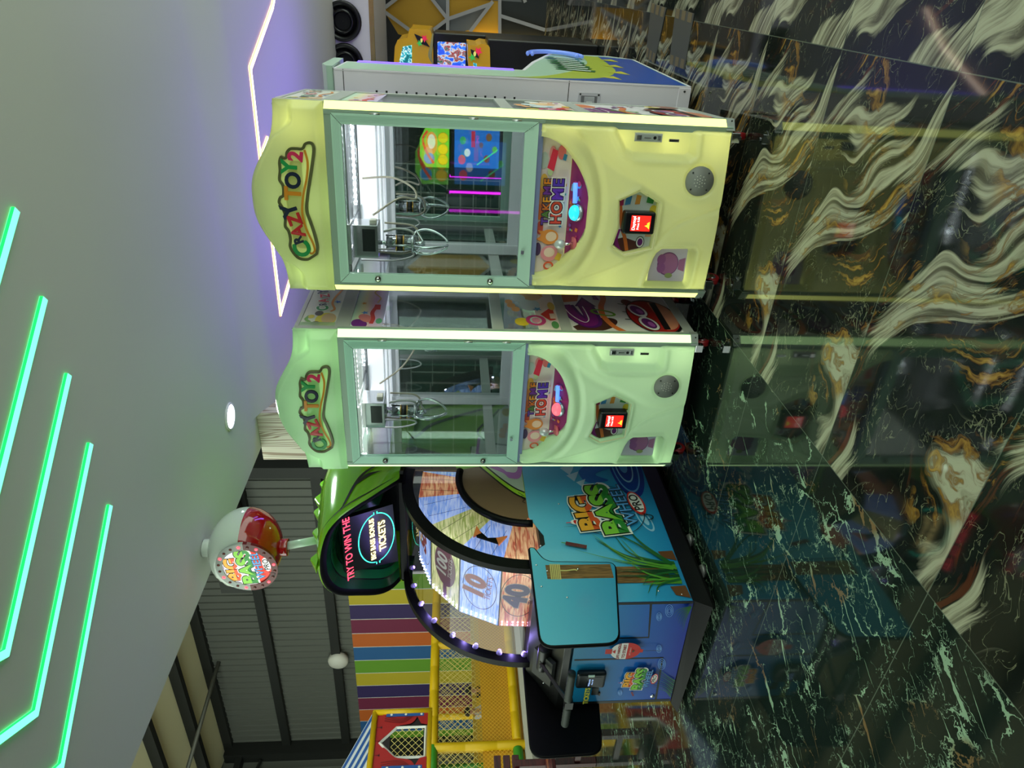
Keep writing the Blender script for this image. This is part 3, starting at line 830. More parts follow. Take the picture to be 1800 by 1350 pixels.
def claw_logo(parent, face, edge):
    g = G()
    out = sline([(-0.215, 1.857), (-0.228, 1.875), (-0.242, 1.902), (-0.236, 1.938), (-0.208, 1.962), (-0.178, 1.972), (-0.147, 1.967), (-0.114, 1.971), (-0.092, 1.983), (-0.052, 1.978), (-0.020, 1.985), (0.006, 1.998), (0.030, 1.990), (0.038, 1.978), (0.072, 1.976), (0.096, 1.988), (0.133, 1.983), (0.168, 1.982), (0.190, 1.972), (0.186, 1.955), (0.206, 1.950), (0.222, 1.934), (0.224, 1.908), (0.224, 1.888), (0.241, 1.877), (0.247, 1.857), (0.238, 1.841), (0.208, 1.838), (0.129, 1.853), (0.041, 1.872), (-0.023, 1.881), (-0.068, 1.871), (-0.121, 1.859), (-0.181, 1.851), (-0.215, 1.857)], 210)[:-1]
    ins = []
    n = len(out); cx, cz = -0.06, 1.92
    for i in range(n):
        p0, p1 = Vector((*out[i - 1], 0)), Vector((*out[(i + 1) % n], 0)); t = (p1 - p0).normalized(); nn = Vector((t.y, -t.x))
        ins.append((out[i][0] + nn.x * 0.0105, out[i][1] + nn.y * 0.0105))
    y0 = lambda p, d: (p[0], header_y(p[0], p[1]) - d, p[1])
    g.loft([[y0(p, -0.004) for p in out], [y0(p, 0.014) for p in out]], edge, smooth=False)
    g.loft([[y0(p, 0.014) for p in out], [y0(p, 0.012) for p in ins]], edge, smooth=False)
    g.loft([[y0(p, 0.012) for p in ins], [y0(p, 0.004) for p in ins]], edge, smooth=False)
    # face of the sign follows the curve of the header: a strip of quads between upper and lower halves
    P3 = [Vector((p[0], p[1], 0)) for p in ins]
    tris = tessellate_polygon([P3])
    g.add([y0(p, 0.0045) for p in ins], [tuple(t) if (P3[t[1]] - P3[t[0]]).cross(P3[t[2]] - P3[t[0]]).z > 0 else tuple(t)[::-1] for t in tris], face)
    L_ = [('C', -0.190, 1.914, 0.094, 18, 'g'), ('R', -0.151, 1.928, 0.052, 20, 'n'), ('A', -0.112, 1.926, 0.072, 14, 'r'), ('Z', -0.062, 1.934, 0.072, 16, 'r'),
          ('Y', -0.024, 1.952, 0.088, 18, 'n'), ('T', 0.044, 1.931, 0.088, -3, 'o'), ('O', 0.096, 1.927, 0.082, -4, 'n'), ('Y', 0.148, 1.938, 0.084, -4, 'g'), ('2', 0.190, 1.911, 0.078, -8, 'p')]
    for k, (ch, x, z, s, r, c) in enumerate(L_):
        vs, fs = text_mesh(ch, 0.035); a = math.radians(r); ca, sa = math.cos(a), math.sin(a)
        pts = []
        for vx, vz in vs:
            px, pz = x + (vx * ca - vz * sa) * s, z + (vx * sa + vz * ca) * s
            pts.append((px, header_y(px, pz) - 0.0150 - 0.0003 * k, pz))
        g.add(pts, fs, LETTER[c])
        # the letters stand proud of the face
        g.add([(p[0], p[1] + 0.008, p[2]) for p in pts], [f[::-1] for f in fs], LETTER[c])
    sw = sline([(0.214, 1.878), (0.165, 1.869), (0.103, 1.877), (0.04, 1.894), (-0.024, 1.904), (-0.076, 1.900), (-0.122, 1.888), (-0.161, 1.874), (-0.195, 1.868), (-0.211, 1.880), (-0.205, 1.892)], 60)
    P = [Vector(p) for p in sw]; a_, b_ = [], []
    for i in range(len(P)):
        t = (P[min(i + 1, len(P) - 1)] - P[max(i - 1, 0)]).normalized(); nn = Vector((-t.y, t.x)); ww = 0.0045
        a_.append(P[i] + nn * ww); b_.append(P[i] - nn * ww)
    g.loft([[(p.x, header_y(p.x, p.y) - 0.0075, p.y) for p in a_], [(p.x, header_y(p.x, p.y) - 0.0075, p.y) for p in b_]], LETTER['ora'], closed=False)
    g.build('logo', parent)

def toy_bits(a, u0, u1, v0, v1, seed, soft=False):
    """loose sweets, stars and ribbons of a printed sheet"""
    rnd = random.Random(seed)
    pal = [(236, 120, 60), (240, 180, 60), (206, 60, 120), (120, 190, 230), (236, 150, 170), (150, 200, 110), (150, 80, 180)]
    for i in range(26):
        x, y = rnd.uniform(u0, u1), rnd.uniform(v0, v1); c = M(rnd.choice(pal), 0.45); s = rnd.uniform(0.006, 0.017)
        x = min(max(x, u0 + s * 1.5), u1 - s * 1.5); y = min(max(y, v0 + s * 1.5), v1 - s * 1.5)
        k = rnd.randrange(3)
        if k == 0: a.star(x, y, s, c, rnd.uniform(0, 70))
        elif k == 1: a.ell(x, y, s, s * rnd.uniform(0.6, 1), c, rnd.uniform(0, 180), n=16)
        else: a.poly([(x - s, y - s * .6), (x + s * .7, y - s), (x + s, y + s * .7), (x - s * .8, y + s)], c)

PINKWHITE = M((244, 226, 220), 0.35, name='printed sheet'); MAUVE = M((150, 40, 110), 0.35, name='magenta sheet')

def side_art_lower(g, x, flip):
    """printed lower side panel: ribbons, arrow, goggles"""
    sx = 1 if not flip else -1
    u = (0, 1, 0) if not flip else (0, -1, 0)
    a = Art(g, (x, 0 if not flip else 0.70, 0), u, (0, 0, 1))
    wh = M((226, 222, 226), 0.35); pur, pur2, lin = M((126, 26, 122), 0.35), M((82, 22, 108), 0.35), M((238, 232, 238), 0.35)
    bro, ora, gre, red, blk = M((74, 40, 32), 0.35), M((224, 116, 50), 0.35), M((112, 170, 52), 0.35), M((170, 30, 26), 0.35), M((22, 16, 18), 0.35)
    pea, vio, yel, blu = M((214, 140, 112), 0.35), M((98, 34, 110), 0.35), M((214, 190, 60), 0.35), M((46, 110, 190), 0.35)
    a.rect(0.055, 0.665, 0.145, 0.698, wh)
    a.poly(sline([(0.06, 0.67), (0.06, 0.58), (0.10, 0.50), (0.17, 0.455), (0.215, 0.475), (0.21, 0.56), (0.15, 0.64), (0.11, 0.69)], 40), bro)
    a.poly([(0.40, 0.695), (0.62, 0.695), (0.62, 0.64), (0.50, 0.60), (0.42, 0.62)], ora)
    ar = sline([(0.36, 0.69), (0.25, 0.665), (0.18, 0.635), (0.14, 0.60), (0.17, 0.575), (0.26, 0.575), (0.36, 0.585)], 40)
    a.line(ar, 0.085, pur2); a.line([(x_ + 0.006, y_ + 0.006) for x_, y_ in ar], 0.06, pur); a.line([(x_ + 0.02, y_ + 0.022) for x_, y_ in ar], 0.006, lin)
    a.poly([(0.35, 0.645), (0.35, 0.53), (0.47, 0.588)], pur2); a.poly([(0.355, 0.632), (0.355, 0.545), (0.455, 0.588)], pur)
    a.line(sline([(0.06, 0.445), (0.13, 0.49), (0.24, 0.515), (0.35, 0.505), (0.45, 0.475), (0.55, 0.47)], 30), 0.030, ora)
    a.ring(0.275, 0.51, 0.060, 0.028, 0.014, gre, 68)
    a.ring(0.53, 0.475, 0.028, 0.018, 0.008, blu, 60); a.ring(0.565, 0.475, 0.026, 0.018, 0.008, pur, 60)
    a.poly([(0.44, 0.53), (0.49, 0.53), (0.50, 0.51), (0.43, 0.50)], pur)
    a.star(0.585, 0.408, 0.030, pur, 10); a.star(0.585, 0.408, 0.018, wh, 10)
    for s in (((0.20, 0.41), (0.20, 0.375)), ((0.29, 0.405), (0.285, 0.38)), ((0.39, 0.41), (0.375, 0.38))): a.line(s, 0.007, blk)
    # red cap with violet goggles above a plain peach disc
    a.ell(0.40, 0.355, 0.045, 0.03, M((110, 30, 30), 0.35), 20)
    a.ell(0.235, 0.255, 0.205, 0.132, blk, 8); a.ell(0.235, 0.26, 0.192, 0.122, red, 8)
    a.ell(0.245, 0.222, 0.165, 0.083, pea, 4, 170, 370); a.rect(0.085, 0.405, 0.205, 0.238, blk)
    for cx, cy in ((0.150, 0.300), (0.300, 0.325)):
        a.ell(cx, cy, 0.082, 0.046, blk, 14); a.ell(cx, cy, 0.077, 0.042, wh, 14); a.ell(cx, cy, 0.060, 0.031, vio, 14); a.ell(cx - 0.01, cy - 0.01, 0.03, 0.014, M((170, 90, 180), 0.3), 14)
    a.poly([(0.205, 0.318), (0.245, 0.322), (0.248, 0.300), (0.21, 0.296)], wh)
    a.ell(0.575, 0.245, 0.090, 0.075, blk, 0); a.ell(0.575, 0.245, 0.083, 0.068, M((138, 82, 62), 0.35), 0); a.ell(0.53, 0.315, 0.045, 0.035, yel, 20); a.ell(0.56, 0.285, 0.026, 0.022, wh)
    for s in (((0.60, 0.34), (0.60, 0.365)), ((0.635, 0.33), (0.65, 0.352))): a.line(s, 0.005, blk)

def side_art_glass(g, x, flip):
    u = (0, 1, 0) if not flip else (0, -1, 0)
    a = Art(g, (x, 0 if not flip else 0.70, 0), u, (0, 0, 1))
    a.rect(0.055, 0.665, 0.752, 0.86, PINKWHITE)
    cl = [(214, 226, 232), (236, 196, 150), (240, 170, 110), (226, 228, 226)]
    for cx, cy, r, c in ((0.36, 0.88, 0.075, 0), (0.50, 0.86, 0.085, 1), (0.60, 0.90, 0.05, 3), (0.44, 0.93, 0.05, 0), (0.30, 0.955, 0.030, 2), (0.345, 0.975, 0.03, 2), (0.39, 0.985, 0.028, 2)):
        a.ell(cx, cy, r, r * 0.72, M(cl[c], 0.45))
    a.ell(0.15, 0.935, 0.045, 0.036, M((232, 196, 40), 0.4)); a.ring(0.17, 0.865, 0.05, 0.04, 0.02, M((214, 60, 130), 0.4)); a.ell(0.17, 0.865, 0.028, 0.02, M((240, 150, 180), 0.4))
    red = M((214, 52, 40), 0.4)
    a.poly([(0.17, 0.795), (0.24, 0.835), (0.31, 0.785), (0.30, 0.765), (0.18, 0.765)], red); a.rect(0.19, 0.25, 0.76, 0.79, M((240, 210, 190), 0.4))
    a.ell(0.12, 0.775, 0.04, 0.018, M((90, 150, 90), 0.4)); a.ell(0.34, 0.77, 0.05, 0.018, M((226, 190, 80), 0.4))
    a.line(sline([(0.66, 0.86), (0.60, 0.80), (0.52, 0.83), (0.46, 0.80)], 20), 0.008, M((232, 150, 70), 0.4))
    a.star(0.30, 0.845, 0.026, M((90, 160, 210), 0.4), 10); a.rect(0.54, 0.575, 0.775, 0.793, M((170, 60, 170), 0.4))

def side_art_top(g, x, flip):
    u = (0, 1, 0) if not flip else (0, -1, 0)
    a = Art(g, (x, 0 if not flip else 0.70, 0), u, (0, 0, 1))
    # sticker on the glass below the header
    fol = ramp_z([(1.60, (214, 206, 246)), (1.66, (246, 196, 236)), (1.71, (250, 240, 190)), (1.76, (206, 246, 230))], 0.3, 'pastel foil', 2)
    a.rect(0.055, 0.665, 1.605, 1.755, fol)
    a.ell(0.10, 1.715, 0.05, 0.036, M((120, 40, 140), 0.4), 20); a.ell(0.16, 1.69, 0.05, 0.03, M((238, 140, 140), 0.4), 30)
    red = M((222, 70, 66), 0.4)
    a.line(sline([(0.10, 1.66), (0.16, 1.655), (0.22, 1.665), (0.28, 1.655)], 16), 0.02, red); a.poly([(0.26, 1.63), (0.32, 1.632), (0.32, 1.66), (0.26, 1.665)], red)
    a.ell(0.13, 1.625, 0.03, 0.015, M((110, 190, 150), 0.4)); a.star(0.22, 1.70, 0.02, M((90, 150, 230), 0.4)); a.star(0.33, 1.715, 0.016, M((240, 170, 60), 0.4))
    a.line(sline([(0.66, 1.62), (0.55, 1.64), (0.47, 1.675), (0.40, 1.64), (0.34, 1.65)], 24), 0.008, M((226, 180, 120), 0.4)); a.rect(0.52, 0.545, 1.64, 1.655, M((160, 60, 190), 0.4))
    # header side print
    a.rect(0.055, 0.665, 1.822, 1.985, M((226, 224, 216), 0.35))
    yel, dk, blu = M((226, 206, 60), 0.35), M((84, 80, 66), 0.35), M((60, 120, 200), 0.35)
    a.ell(0.135, 1.875, 0.072, 0.048, yel); a.ell(0.085, 1.915, 0.026, 0.02, dk); a.ell(0.20, 1.915, 0.028, 0.02, dk); a.ell(0.145, 1.862, 0.055, 0.034, M((214, 180, 138), 0.35))
    a.line(sline([(0.075, 1.965), (0.10, 1.945), (0.13, 1.965), (0.17, 1.955)], 16), 0.016, M((120, 176, 66), 0.35)); a.ell(0.16, 1.945, 0.02, 0.015, yel)
    a.line(sline([(0.22, 1.865), (0.25, 1.85), (0.32, 1.87), (0.40, 1.865), (0.50, 1.845), (0.60, 1.86)], 30), 0.012, M((230, 150, 80), 0.35))
    a.star(0.335, 1.845, 0.020, blu, 10)
    for ch, u_, v_, s, c in (('C', 0.255, 1.905, 0.075, 'g'), ('R', 0.300, 1.912, 0.05, 'n'), ('A', 0.345, 1.915, 0.066, 'r'), ('Z', 0.405, 1.918, 0.062, 'r'), ('Y', 0.455, 1.935, 0.075, 'n'), ('T', 0.52, 1.92, 0.07, 'o'), ('O', 0.57, 1.92, 0.06, 'n'), ('Y', 0.615, 1.93, 0.07, 'g')):
        if flip: pass
        a.label(ch, u_, v_, s, LETTER[c], M((250, 250, 246), 0.35), 14, 0.04, 0.05)

def claw_grabber(root, cx, cy, zt, drop, name='claw'):
    """the grabber hanging from its carriage"""
    g = G(); g.cyl((cx, cy, zt), (cx, cy, zt - 0.035), 0.010, CHROME, 12)
    g.cyl((cx, cy, zt - 0.035), (cx, cy, zt - 0.150), 0.032, CHROME, 24)
    g.cyl((cx, cy, zt - 0.085), (cx, cy, zt - 0.112), 0.0375, BLACK, 24)
    for z in (zt - 0.079, zt - 0.112): g.cyl((cx, cy, z), (cx, cy, z - 0.006), 0.0385, M((206, 160, 70), 0.2, 1.0, name='brass ring'), 24)
    for k in range(3):
        th = k * 2.094 + 0.5; x, y = cx + 0.036 * math.cos(th), cy + 0.036 * math.sin(th); g.cyl((x, y, zt - 0.03), (x, y, zt - 0.18), 0.0045, CHROME, 8)
    g.cyl((cx, cy, zt - 0.150), (cx, cy, zt - 0.165), 0.040, SILVER, 24); g.cyl((cx, cy, zt - 0.165), (cx, cy, zt - 0.215), 0.011, CHROME, 12)
    c = g.build(name, root)
    for k in range(3):
        th = k * 2.094 + 0.5; ux, uy = math.cos(th), math.sin(th)
        prof = [(0.034, -0.160), (0.056, -0.172), (0.068, -0.205), (0.064, -0.245), (0.046, -0.285), (0.024, -0.312), (0.010, -0.320)]
        p = G(); p.tube([(cx + ux * r, cy + uy * r, zt + z) for r, z in sline(prof, 22)], 0.0060, CHROME, 8)
        p.tube([(cx + ux * 0.011, cy + uy * 0.011, zt - 0.205), (cx + ux * 0.066, cy + uy * 0.050, zt - 0.172)], 0.004, SILVER, 6)
        p.build('prong', c)
    return c

def claw_machine(loc, rz, label, lit, tone):
    led, plast, warmth, button_col = lit
    root = thing('claw_machine', label, 'claw machine', loc, rz, None)
    fr = M((150, 172, 158), 0.35, 0.1, name='frame aluminium'); green = M(tone, 0.38, 0.0, name='frame tinted with green light'); greend = M(tuple(int(v * .93) for v in tone), 0.4, 0.0, name='profile tinted with green light')  # green light on silver aluminium is put into the door frame's colour
    side = M((180, 184, 180), 0.35, 0.1, name='side aluminium'); inner = M((226, 230, 236), 0.5, name='white lining')
    # --- body: posts, rails, floor plates, back
    g = G()
    for sx in (-1, 1):
        a0, a1 = sorted((sx * (W2 - 0.003), sx * (W2 - 0.034)))
        g.box(a0, a1, CH, 0.062, Z0, 2.0, side); g.box(a0, a1, DEP - 0.04, DEP, Z0, 2.0, side)
        g.prism([(sx * (W2 - CH - 0.014), 0.004, Z0), (sx * (W2 - CH), 0.0, Z0), (sx * (W2 - CH + 0.004), 0.010, Z0), (sx * (W2 - 0.010), CH - 0.004, Z0), (sx * W2, CH, Z0), (sx * W2, 0.05, Z0), (sx * (W2 - 0.06), 0.05, Z0), (sx * (W2 - 0.06), 0.004, Z0)], (0, 0, Z1 - Z0), fr)
        b0, b1 = sorted((sx * (W2 - 0.002), sx * (W2 - 0.022)))
        for z0, z1 in ((Z0, 0.145), (0.698, 0.752), (1.030, 1.085), (1.755, 1.822), (1.985, 2.004)):
            g.box(b0, b1, 0.05, DEP - 0.01, z0, z1, side)
        g.box(min(sx * 0.350, sx * 0.364), max(sx * 0.350, sx * 0.364), 0.0, 0.02, 0.90, Z1, fr)
    g.box(-0.352, 0.352, 0.003, 0.03, 1.776, Z1, fr); g.box(-0.352, 0.352, 0.003, 0.03, 0.905, 0.928, M((140, 150, 190), 0.4, 0.2, name='door sill'))
    g.box(-W2 + 0.01, W2 - 0.01, 0.02, DEP - 0.01, Z0, Z0 + 0.012, side)
    g.box(-W2 + 0.02, W2 - 0.02, 0.10, DEP - 0.02, 0.918, 0.93, inner); g.box(-0.35, 0.35, 0.03, 0.10, 0.924, 0.93, inner)
    g.box(-W2 + 0.02, W2 - 0.02, 0.05, DEP - 0.02, 1.776, 1.79, inner); g.box(-W2 + 0.01, W2 - 0.01, 0.03, DEP - 0.01, 1.984, 1.998, side)
    g.box(-W2 + 0.02, W2 - 0.02, DEP - 0.03, DEP - 0.015, Z0, 0.95, inner); g.box(-W2 + 0.02, W2 - 0.02, DEP - 0.03, DEP - 0.015, 1.72, 2.0, inner)
    g.build('cabinet', root, bevel=0.0015)
    # back: mirrored pane in a white frame, light box above it
    g = G(); g.box(-0.36, 0.36, 0.630, 0.640, 0.965, 1.60, mirror_glass()); g.build('mirror', root)
    g = G(); wf = M((224, 226, 230), 0.35, name='white frame')
    g.box(-0.375, -0.325, 0.60, 0.668, 0.93, 1.776, wf); g.box(0.325, 0.375, 0.60, 0.668, 0.93, 1.776, wf); g.box(-0.33, 0.33, 0.612, 0.655, 0.93, 0.985, wf); g.box(-0.33, 0.33, 0.612, 0.655, 1.575, 1.62, wf)
    g.build('mirror_frame', root, bevel=0.002)
    g = G(); g.box(-0.37, 0.37, 0.560, 0.665, 1.622, 1.774, M((234, 236, 244), 0.4, emit=0.55, name='lit light box'))
    for z in (1.635, 1.655, 1.765): g.box(-0.37, 0.37, 0.553, 0.560, z - 0.004, z + 0.004, wf)
    g.build('light_box', root)
    # --- light strips in the front corners
    for sx in (-1, 1):
        g = G(); p = [(sx * (W2 - CH + 0.002), -0.0005), (sx * (W2 - 0.002), CH - 0.0035), (sx * (W2 - 0.008), CH + 0.0025), (sx * (W2 - CH - 0.004), 0.0055)]
        g.prism([(x, y, 0.125) for x, y in (p if sx < 0 else p[::-1])], (0, 0, Z1 - 0.127), led); g.build('light_strip', root)
        g = G(); p = [(sx * (W2 - CH - 0.012), -0.003), (sx * (W2 + 0.002), CH - 0.003), (sx * (W2 + 0.002), 0.055), (sx * (W2 - CH - 0.012), 0.055)]
        g.prism([(x, y, 0.088) for x, y in (p if sx < 0 else p[::-1])], (0, 0, 0.037), M((168, 176, 172), 0.35, 0.5, name='corner cap'))
        g.ball((sx * (W2 - 0.006), 0.008, 0.105), 0.004, BLACK, 8, 6); g.build('corner_cap', root)
    # --- glazed door
    g = G(); o, i_, zt, zb, it, ib = 0.354, 0.313, 1.776, 0.928, 1.737, 0.985
    f0, f1 = -0.006, 0.020
    def member(p, m):
        g.prism([(x, f0, z) for x, z in p], (0, f1 - f0, 0), m)
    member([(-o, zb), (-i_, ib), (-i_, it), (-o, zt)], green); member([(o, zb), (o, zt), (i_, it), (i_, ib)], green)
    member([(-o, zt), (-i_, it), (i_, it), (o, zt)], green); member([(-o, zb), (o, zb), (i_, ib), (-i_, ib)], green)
    for k in range(5):
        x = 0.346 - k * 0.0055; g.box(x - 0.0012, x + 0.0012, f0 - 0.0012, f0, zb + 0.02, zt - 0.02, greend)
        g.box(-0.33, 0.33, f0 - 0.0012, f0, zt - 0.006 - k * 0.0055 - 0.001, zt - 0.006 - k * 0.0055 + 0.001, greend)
    for s, e in (((-o, zb), (-i_, ib)), ((o, zb), (i_, ib)), ((-o, zt), (-i_, it)), ((o, zt), (i_, it))):
        g.tube([(s[0], f0 - 0.0004, s[1]), (e[0], f0 - 0.0004, e[1])], 0.0009, BLACK, 4)
    dr = g.build('door', root)
    g = G(); g.box(-i_, i_, 0.004, 0.008, ib, it, glass((250, 255, 252), 0.16)); g.build('pane', dr)
    for z in (1.610, 1.108):
        g = G(); g.cyl((-0.333, f0 + 0.001, z), (-0.333, f0 - 0.010, z), 0.013, M((96, 92, 82), 0.3, 0.9, name='lock metal'), 20); g.cyl((-0.333, f0 - 0.010, z), (-0.333, f0 - 0.013, z), 0.009, CHROME, 16)
        g.box(-0.335, -0.331, f0 - 0.0145, f0 - 0.0125, z - 0.006, z + 0.006, BLACK); g.build('lock', dr)
    g = G(); g.box(-0.20, -0.185, f0 - 0.012, f0, 0.962, 0.974, SILVER); g.build('latch', dr)
    for z in (1.60, 1.20, 1.02):
        g = G(); g.cyl((0.357, -0.004, z - 0.02), (0.357, -0.004, z + 0.02), 0.004, SILVER, 10); g.build('hinge', dr)
    # --- header
    h = header_panel(plast).build('header', root)
    face_col = warmth['face']
    claw_logo(h, M(face_col, 0.3, emit=0.25, name='logo face'), M((92, 92, 52), 0.4, name='logo edge'))
    g = G(); g.ball((0.372, 0.075, 2.012), (0.006, 0.006, 0.012), CHROME, 10, 8); g.cyl((0.372, 0.075, 1.99), (0.372, 0.075, 2.006), 0.012, CHROME, 14); g.build('roof_bolt', root)
    # --- lower front
    fp = lower_panel(plast).build('front_panel', root)
    g = G(); a = Art(g, (0, 0.030, 0.917), (1, 0, 0), (0, 0.10, 0.995), 0.0006)
    g.quad((-0.30, 0.0445, 0.772), (0.30, 0.0445, 0.772), (0.30, 0.030, 0.917), (-0.30, 0.030, 0.917), PINKWHITE)
    a = Art(g, (0, 0.0437, 0.772), (1, 0, 0), (0, -0.0145, 0.145), 0.0005)
    for cx, cy, r, c in ((0.05, 0.13, 0.05, (244, 160, 90)), (-0.02, 0.125, 0.035, (244, 130, 70)), (0.11, 0.115, 0.035, (250, 196, 90)), (-0.09, 0.12, 0.03, (226, 96, 80)), (0.20, 0.12, 0.035, (196, 206, 196)), (0.16, 0.09, 0.025, (206, 220, 170)), (0.23, 0.085, 0.03, (238, 150, 150))):
        a.ell(cx, cy, r, r * 0.5, M(c, 0.4))
    a.poly([(0.155, 0.075), (0.24, 0.06), (0.25, 0.085), (0.17, 0.105)], M((236, 60, 84), 0.3)); a.ell(0.235, 0.045, 0.03, 0.018, M((240, 120, 120), 0.4)); a.poly([(0.20, 0.025), (0.225, 0.02), (0.23, 0.035), (0.205, 0.04)], M((60, 140, 190), 0.4))
    a.ell(-0.130, 0.075, 0.034, 0.042, M((240, 150, 70), 0.4)); a.poly([(-0.155, 0.10), (-0.14, 0.135), (-0.125, 0.112)], M((240, 150, 70), 0.4)); a.poly([(-0.12, 0.112), (-0.10, 0.13), (-0.103, 0.10)], M((240, 150, 70), 0.4)); a.ell(-0.128, 0.066, 0.022, 0.025, M((250, 214, 180), 0.4))
    a.ell(-0.205, 0.07, 0.036, 0.04, M((240, 150, 160), 0.4)); a.ell(-0.20, 0.07, 0.022, 0.025, M((250, 216, 196), 0.4)); a.ell(-0.185, 0.125, 0.03, 0.015, M((84, 60, 96), 0.4)); a.ring(-0.262, 0.07, 0.016, 0.02, 0.008, M((226, 90, 60), 0.4))
    a.poly([(-0.24, 0.02), (-0.21, 0.01), (-0.20, 0.03), (-0.23, 0.045)], M((236, 190, 70), 0.4))
    for s in ((0.005, 0.035, 0.012, (170, 60, 190)), (0.10, 0.02, 0.010, (236, 180, 50)), (-0.08, 0.03, 0.010, (90, 150, 210)), (0.06, 0.018, 0.008, (90, 180, 160))): a.star(s[0], s[1], s[2], M(s[3], 0.4))
    wht = M((255, 248, 240), 0.4); dk = M((60, 40, 60), 0.4)
    for ch, x, c in (('T', -0.058, (110, 70, 170)), ('A', -0.028, (90, 130, 60)), ('K', 0.006, (226, 120, 50)), ('E', 0.036, (240, 160, 40)), ('M', 0.076, (120, 60, 150)), ('E', 0.114, (236, 140, 40))):
        a.label(ch, x, 0.098, 0.050, M(c, 0.35), dk, 0, 0.02, 0.07)
    for ch, x, c in (('H', -0.046, (228, 80, 64)), ('O', 0.004, (214, 76, 50)), ('M', 0.062, (110, 60, 190)), ('E', 0.110, (90, 60, 180))):
        a.label(ch, x, 0.052, 0.066, M(c, 0.35), dk, 0, 0.03, 0.06, outer=wht if ch != 'Q' else None)
    g.build('sticker', root)
    g = G(); g.quad((-0.10, -0.048, 0.700), (0.10, -0.048, 0.700), (0.235, 0.052, 0.768), (-0.235, 0.052, 0.768), MAUVE)
    a = Art(g, (0, -0.045, 0.702), (1, 0, 0), (0, 0.097, 0.066), 0.0005); toy_bits(a, -0.13, 0.13, 0.035, 0.105, 5)
    g.build('control_deck', root)
    # joystick and glowing button on the deck
    g = G(); g.cyl((-0.150, 0.006, 0.735), (-0.150, 0.004, 0.742), 0.030, M((226, 110, 120), 0.3, name='red washer'), 24); g.cyl((-0.150, 0.004, 0.74), (-0.152, -0.004, 0.785), 0.006, CHROME, 12)
    j = g.build('joystick', root)
    g = G(); g.ball((-0.153, -0.006, 0.800), (0.022, 0.022, 0.026), M((206, 214, 214), 0.08, 0.2, name='glitter ball', coat=1.0), 20, 12); g.build('knob', j)
    g = G(); bm = M(button_col, 0.2, emit=1.2, name='glowing button')
    g.cyl((-0.012, -0.004, 0.728), (-0.010, -0.010, 0.742), 0.037, M((180, 200, 210), 0.15, 0.6, name='button rim'), 28); g.ball((-0.010, -0.012, 0.748), (0.034, 0.030, 0.026), bm, 24, 12); g.build('button', root)
    g = G(); g.tube([(0.030, 0.0, 0.748), (0.115, 0.006, 0.752)], 0.010, M((96, 150, 255), 0.3, emit=1.0, name='blue light tube'), 12); g.build('light_tube', root)
    # hexagonal window with the card reader
    g = G(); a = Art(g, (0, -0.0315, 0), (1, 0, 0), (0, 0, 1))
    a.poly(HEX, M((206, 214, 216), 0.35)); K = M((24, 18, 20), 0.4)
    a.poly([(-0.178, 0.517), (-0.141, 0.577), (-0.120, 0.572), (-0.105, 0.52), (-0.13, 0.44), (-0.16, 0.45)], M((84, 46, 40), 0.35))
    a.line(sline([(-0.165, 0.50), (-0.11, 0.515), (-0.06, 0.535), (0.02, 0.55), (0.06, 0.555)], 20), 0.016, M((206, 110, 50), 0.35))
    a.line(sline([(-0.168, 0.535), (-0.12, 0.555), (-0.07, 0.548)], 12), 0.018, M((126, 30, 120), 0.35))
    a.ell(-0.125, 0.445, 0.026, 0.020, K); a.ell(-0.125, 0.445, 0.023, 0.017, M((240, 240, 240), 0.3)); a.ell(-0.125, 0.445, 0.017, 0.012, M((110, 40, 120), 0.3)); a.poly([(-0.10, 0.40), (-0.06, 0.395), (-0.06, 0.43), (-0.10, 0.425)], M((216, 160, 130), 0.35))
    a.poly([(0.035, 0.535), (0.085, 0.528), (0.075, 0.505), (0.04, 0.51)], M((60, 130, 190), 0.35)); a.poly([(0.04, 0.49), (0.082, 0.485), (0.078, 0.465), (0.042, 0.468)], M((206, 140, 60), 0.35)); a.poly([(0.05, 0.44), (0.085, 0.435), (0.068, 0.405), (0.045, 0.41)], M((60, 140, 70), 0.35)); a.poly([(0.03, 0.56), (0.056, 0.562), (0.06, 0.54), (0.035, 0.54)], M((160, 40, 90), 0.35))
    a.ell(0.02, 0.405, 0.02, 0.016, M((214, 190, 60), 0.35)); a.ring(-0.02, 0.40, 0.028, 0.018, 0.004, K)
    g.build('hexagon_window', root)
    hx = HEX + HEX[:1]
    g = G(); g.tube([(x, -0.060, z) for x, z in HEX], 0.0035, M((240, 236, 190), 0.3, name='window edge'), 6, closed=True); g.build('window_edge', fp)
    g = G(); g.box(-0.080, 0.018, -0.085, -0.035, 0.402, 0.542, M((16, 17, 19), 0.25, name='reader plastic')); cr = g.build('card_reader', root, bevel=0.010, seg=3)
    g = G(); g.box(-0.064, 0.003, -0.0865, -0.084, 0.424, 0.510, M((236, 40, 30), 0.3, emit=1.1, name='red screen'))
    a = Art(g, (0, -0.0867, 0), (1, 0, 0), (0, 0, 1)); we = M((255, 255, 255), 0.3, emit=1.2, name='white screen text')
    a.text('Daytopl', -0.030, 0.497, 0.019, we, offset=0.02); a.text('Price: 8.00', -0.030, 0.478, 0.013, we, offset=0.02); a.poly([(-0.055, 0.428), (-0.022, 0.428), (-0.030, 0.440), (-0.036, 0.437), (-0.040, 0.450), (-0.046, 0.437)], M((220, 230, 60), 0.3, emit=1.0, name='green screen mark'))
    g.build('screen', cr)
    # coin mechanism, slot, speaker, prize flap
    g = G(); g.box(0.297, 0.331, -0.006, 0.006, 0.400, 0.518, M((196, 200, 196), 0.35, 0.1, name='coin plate'))
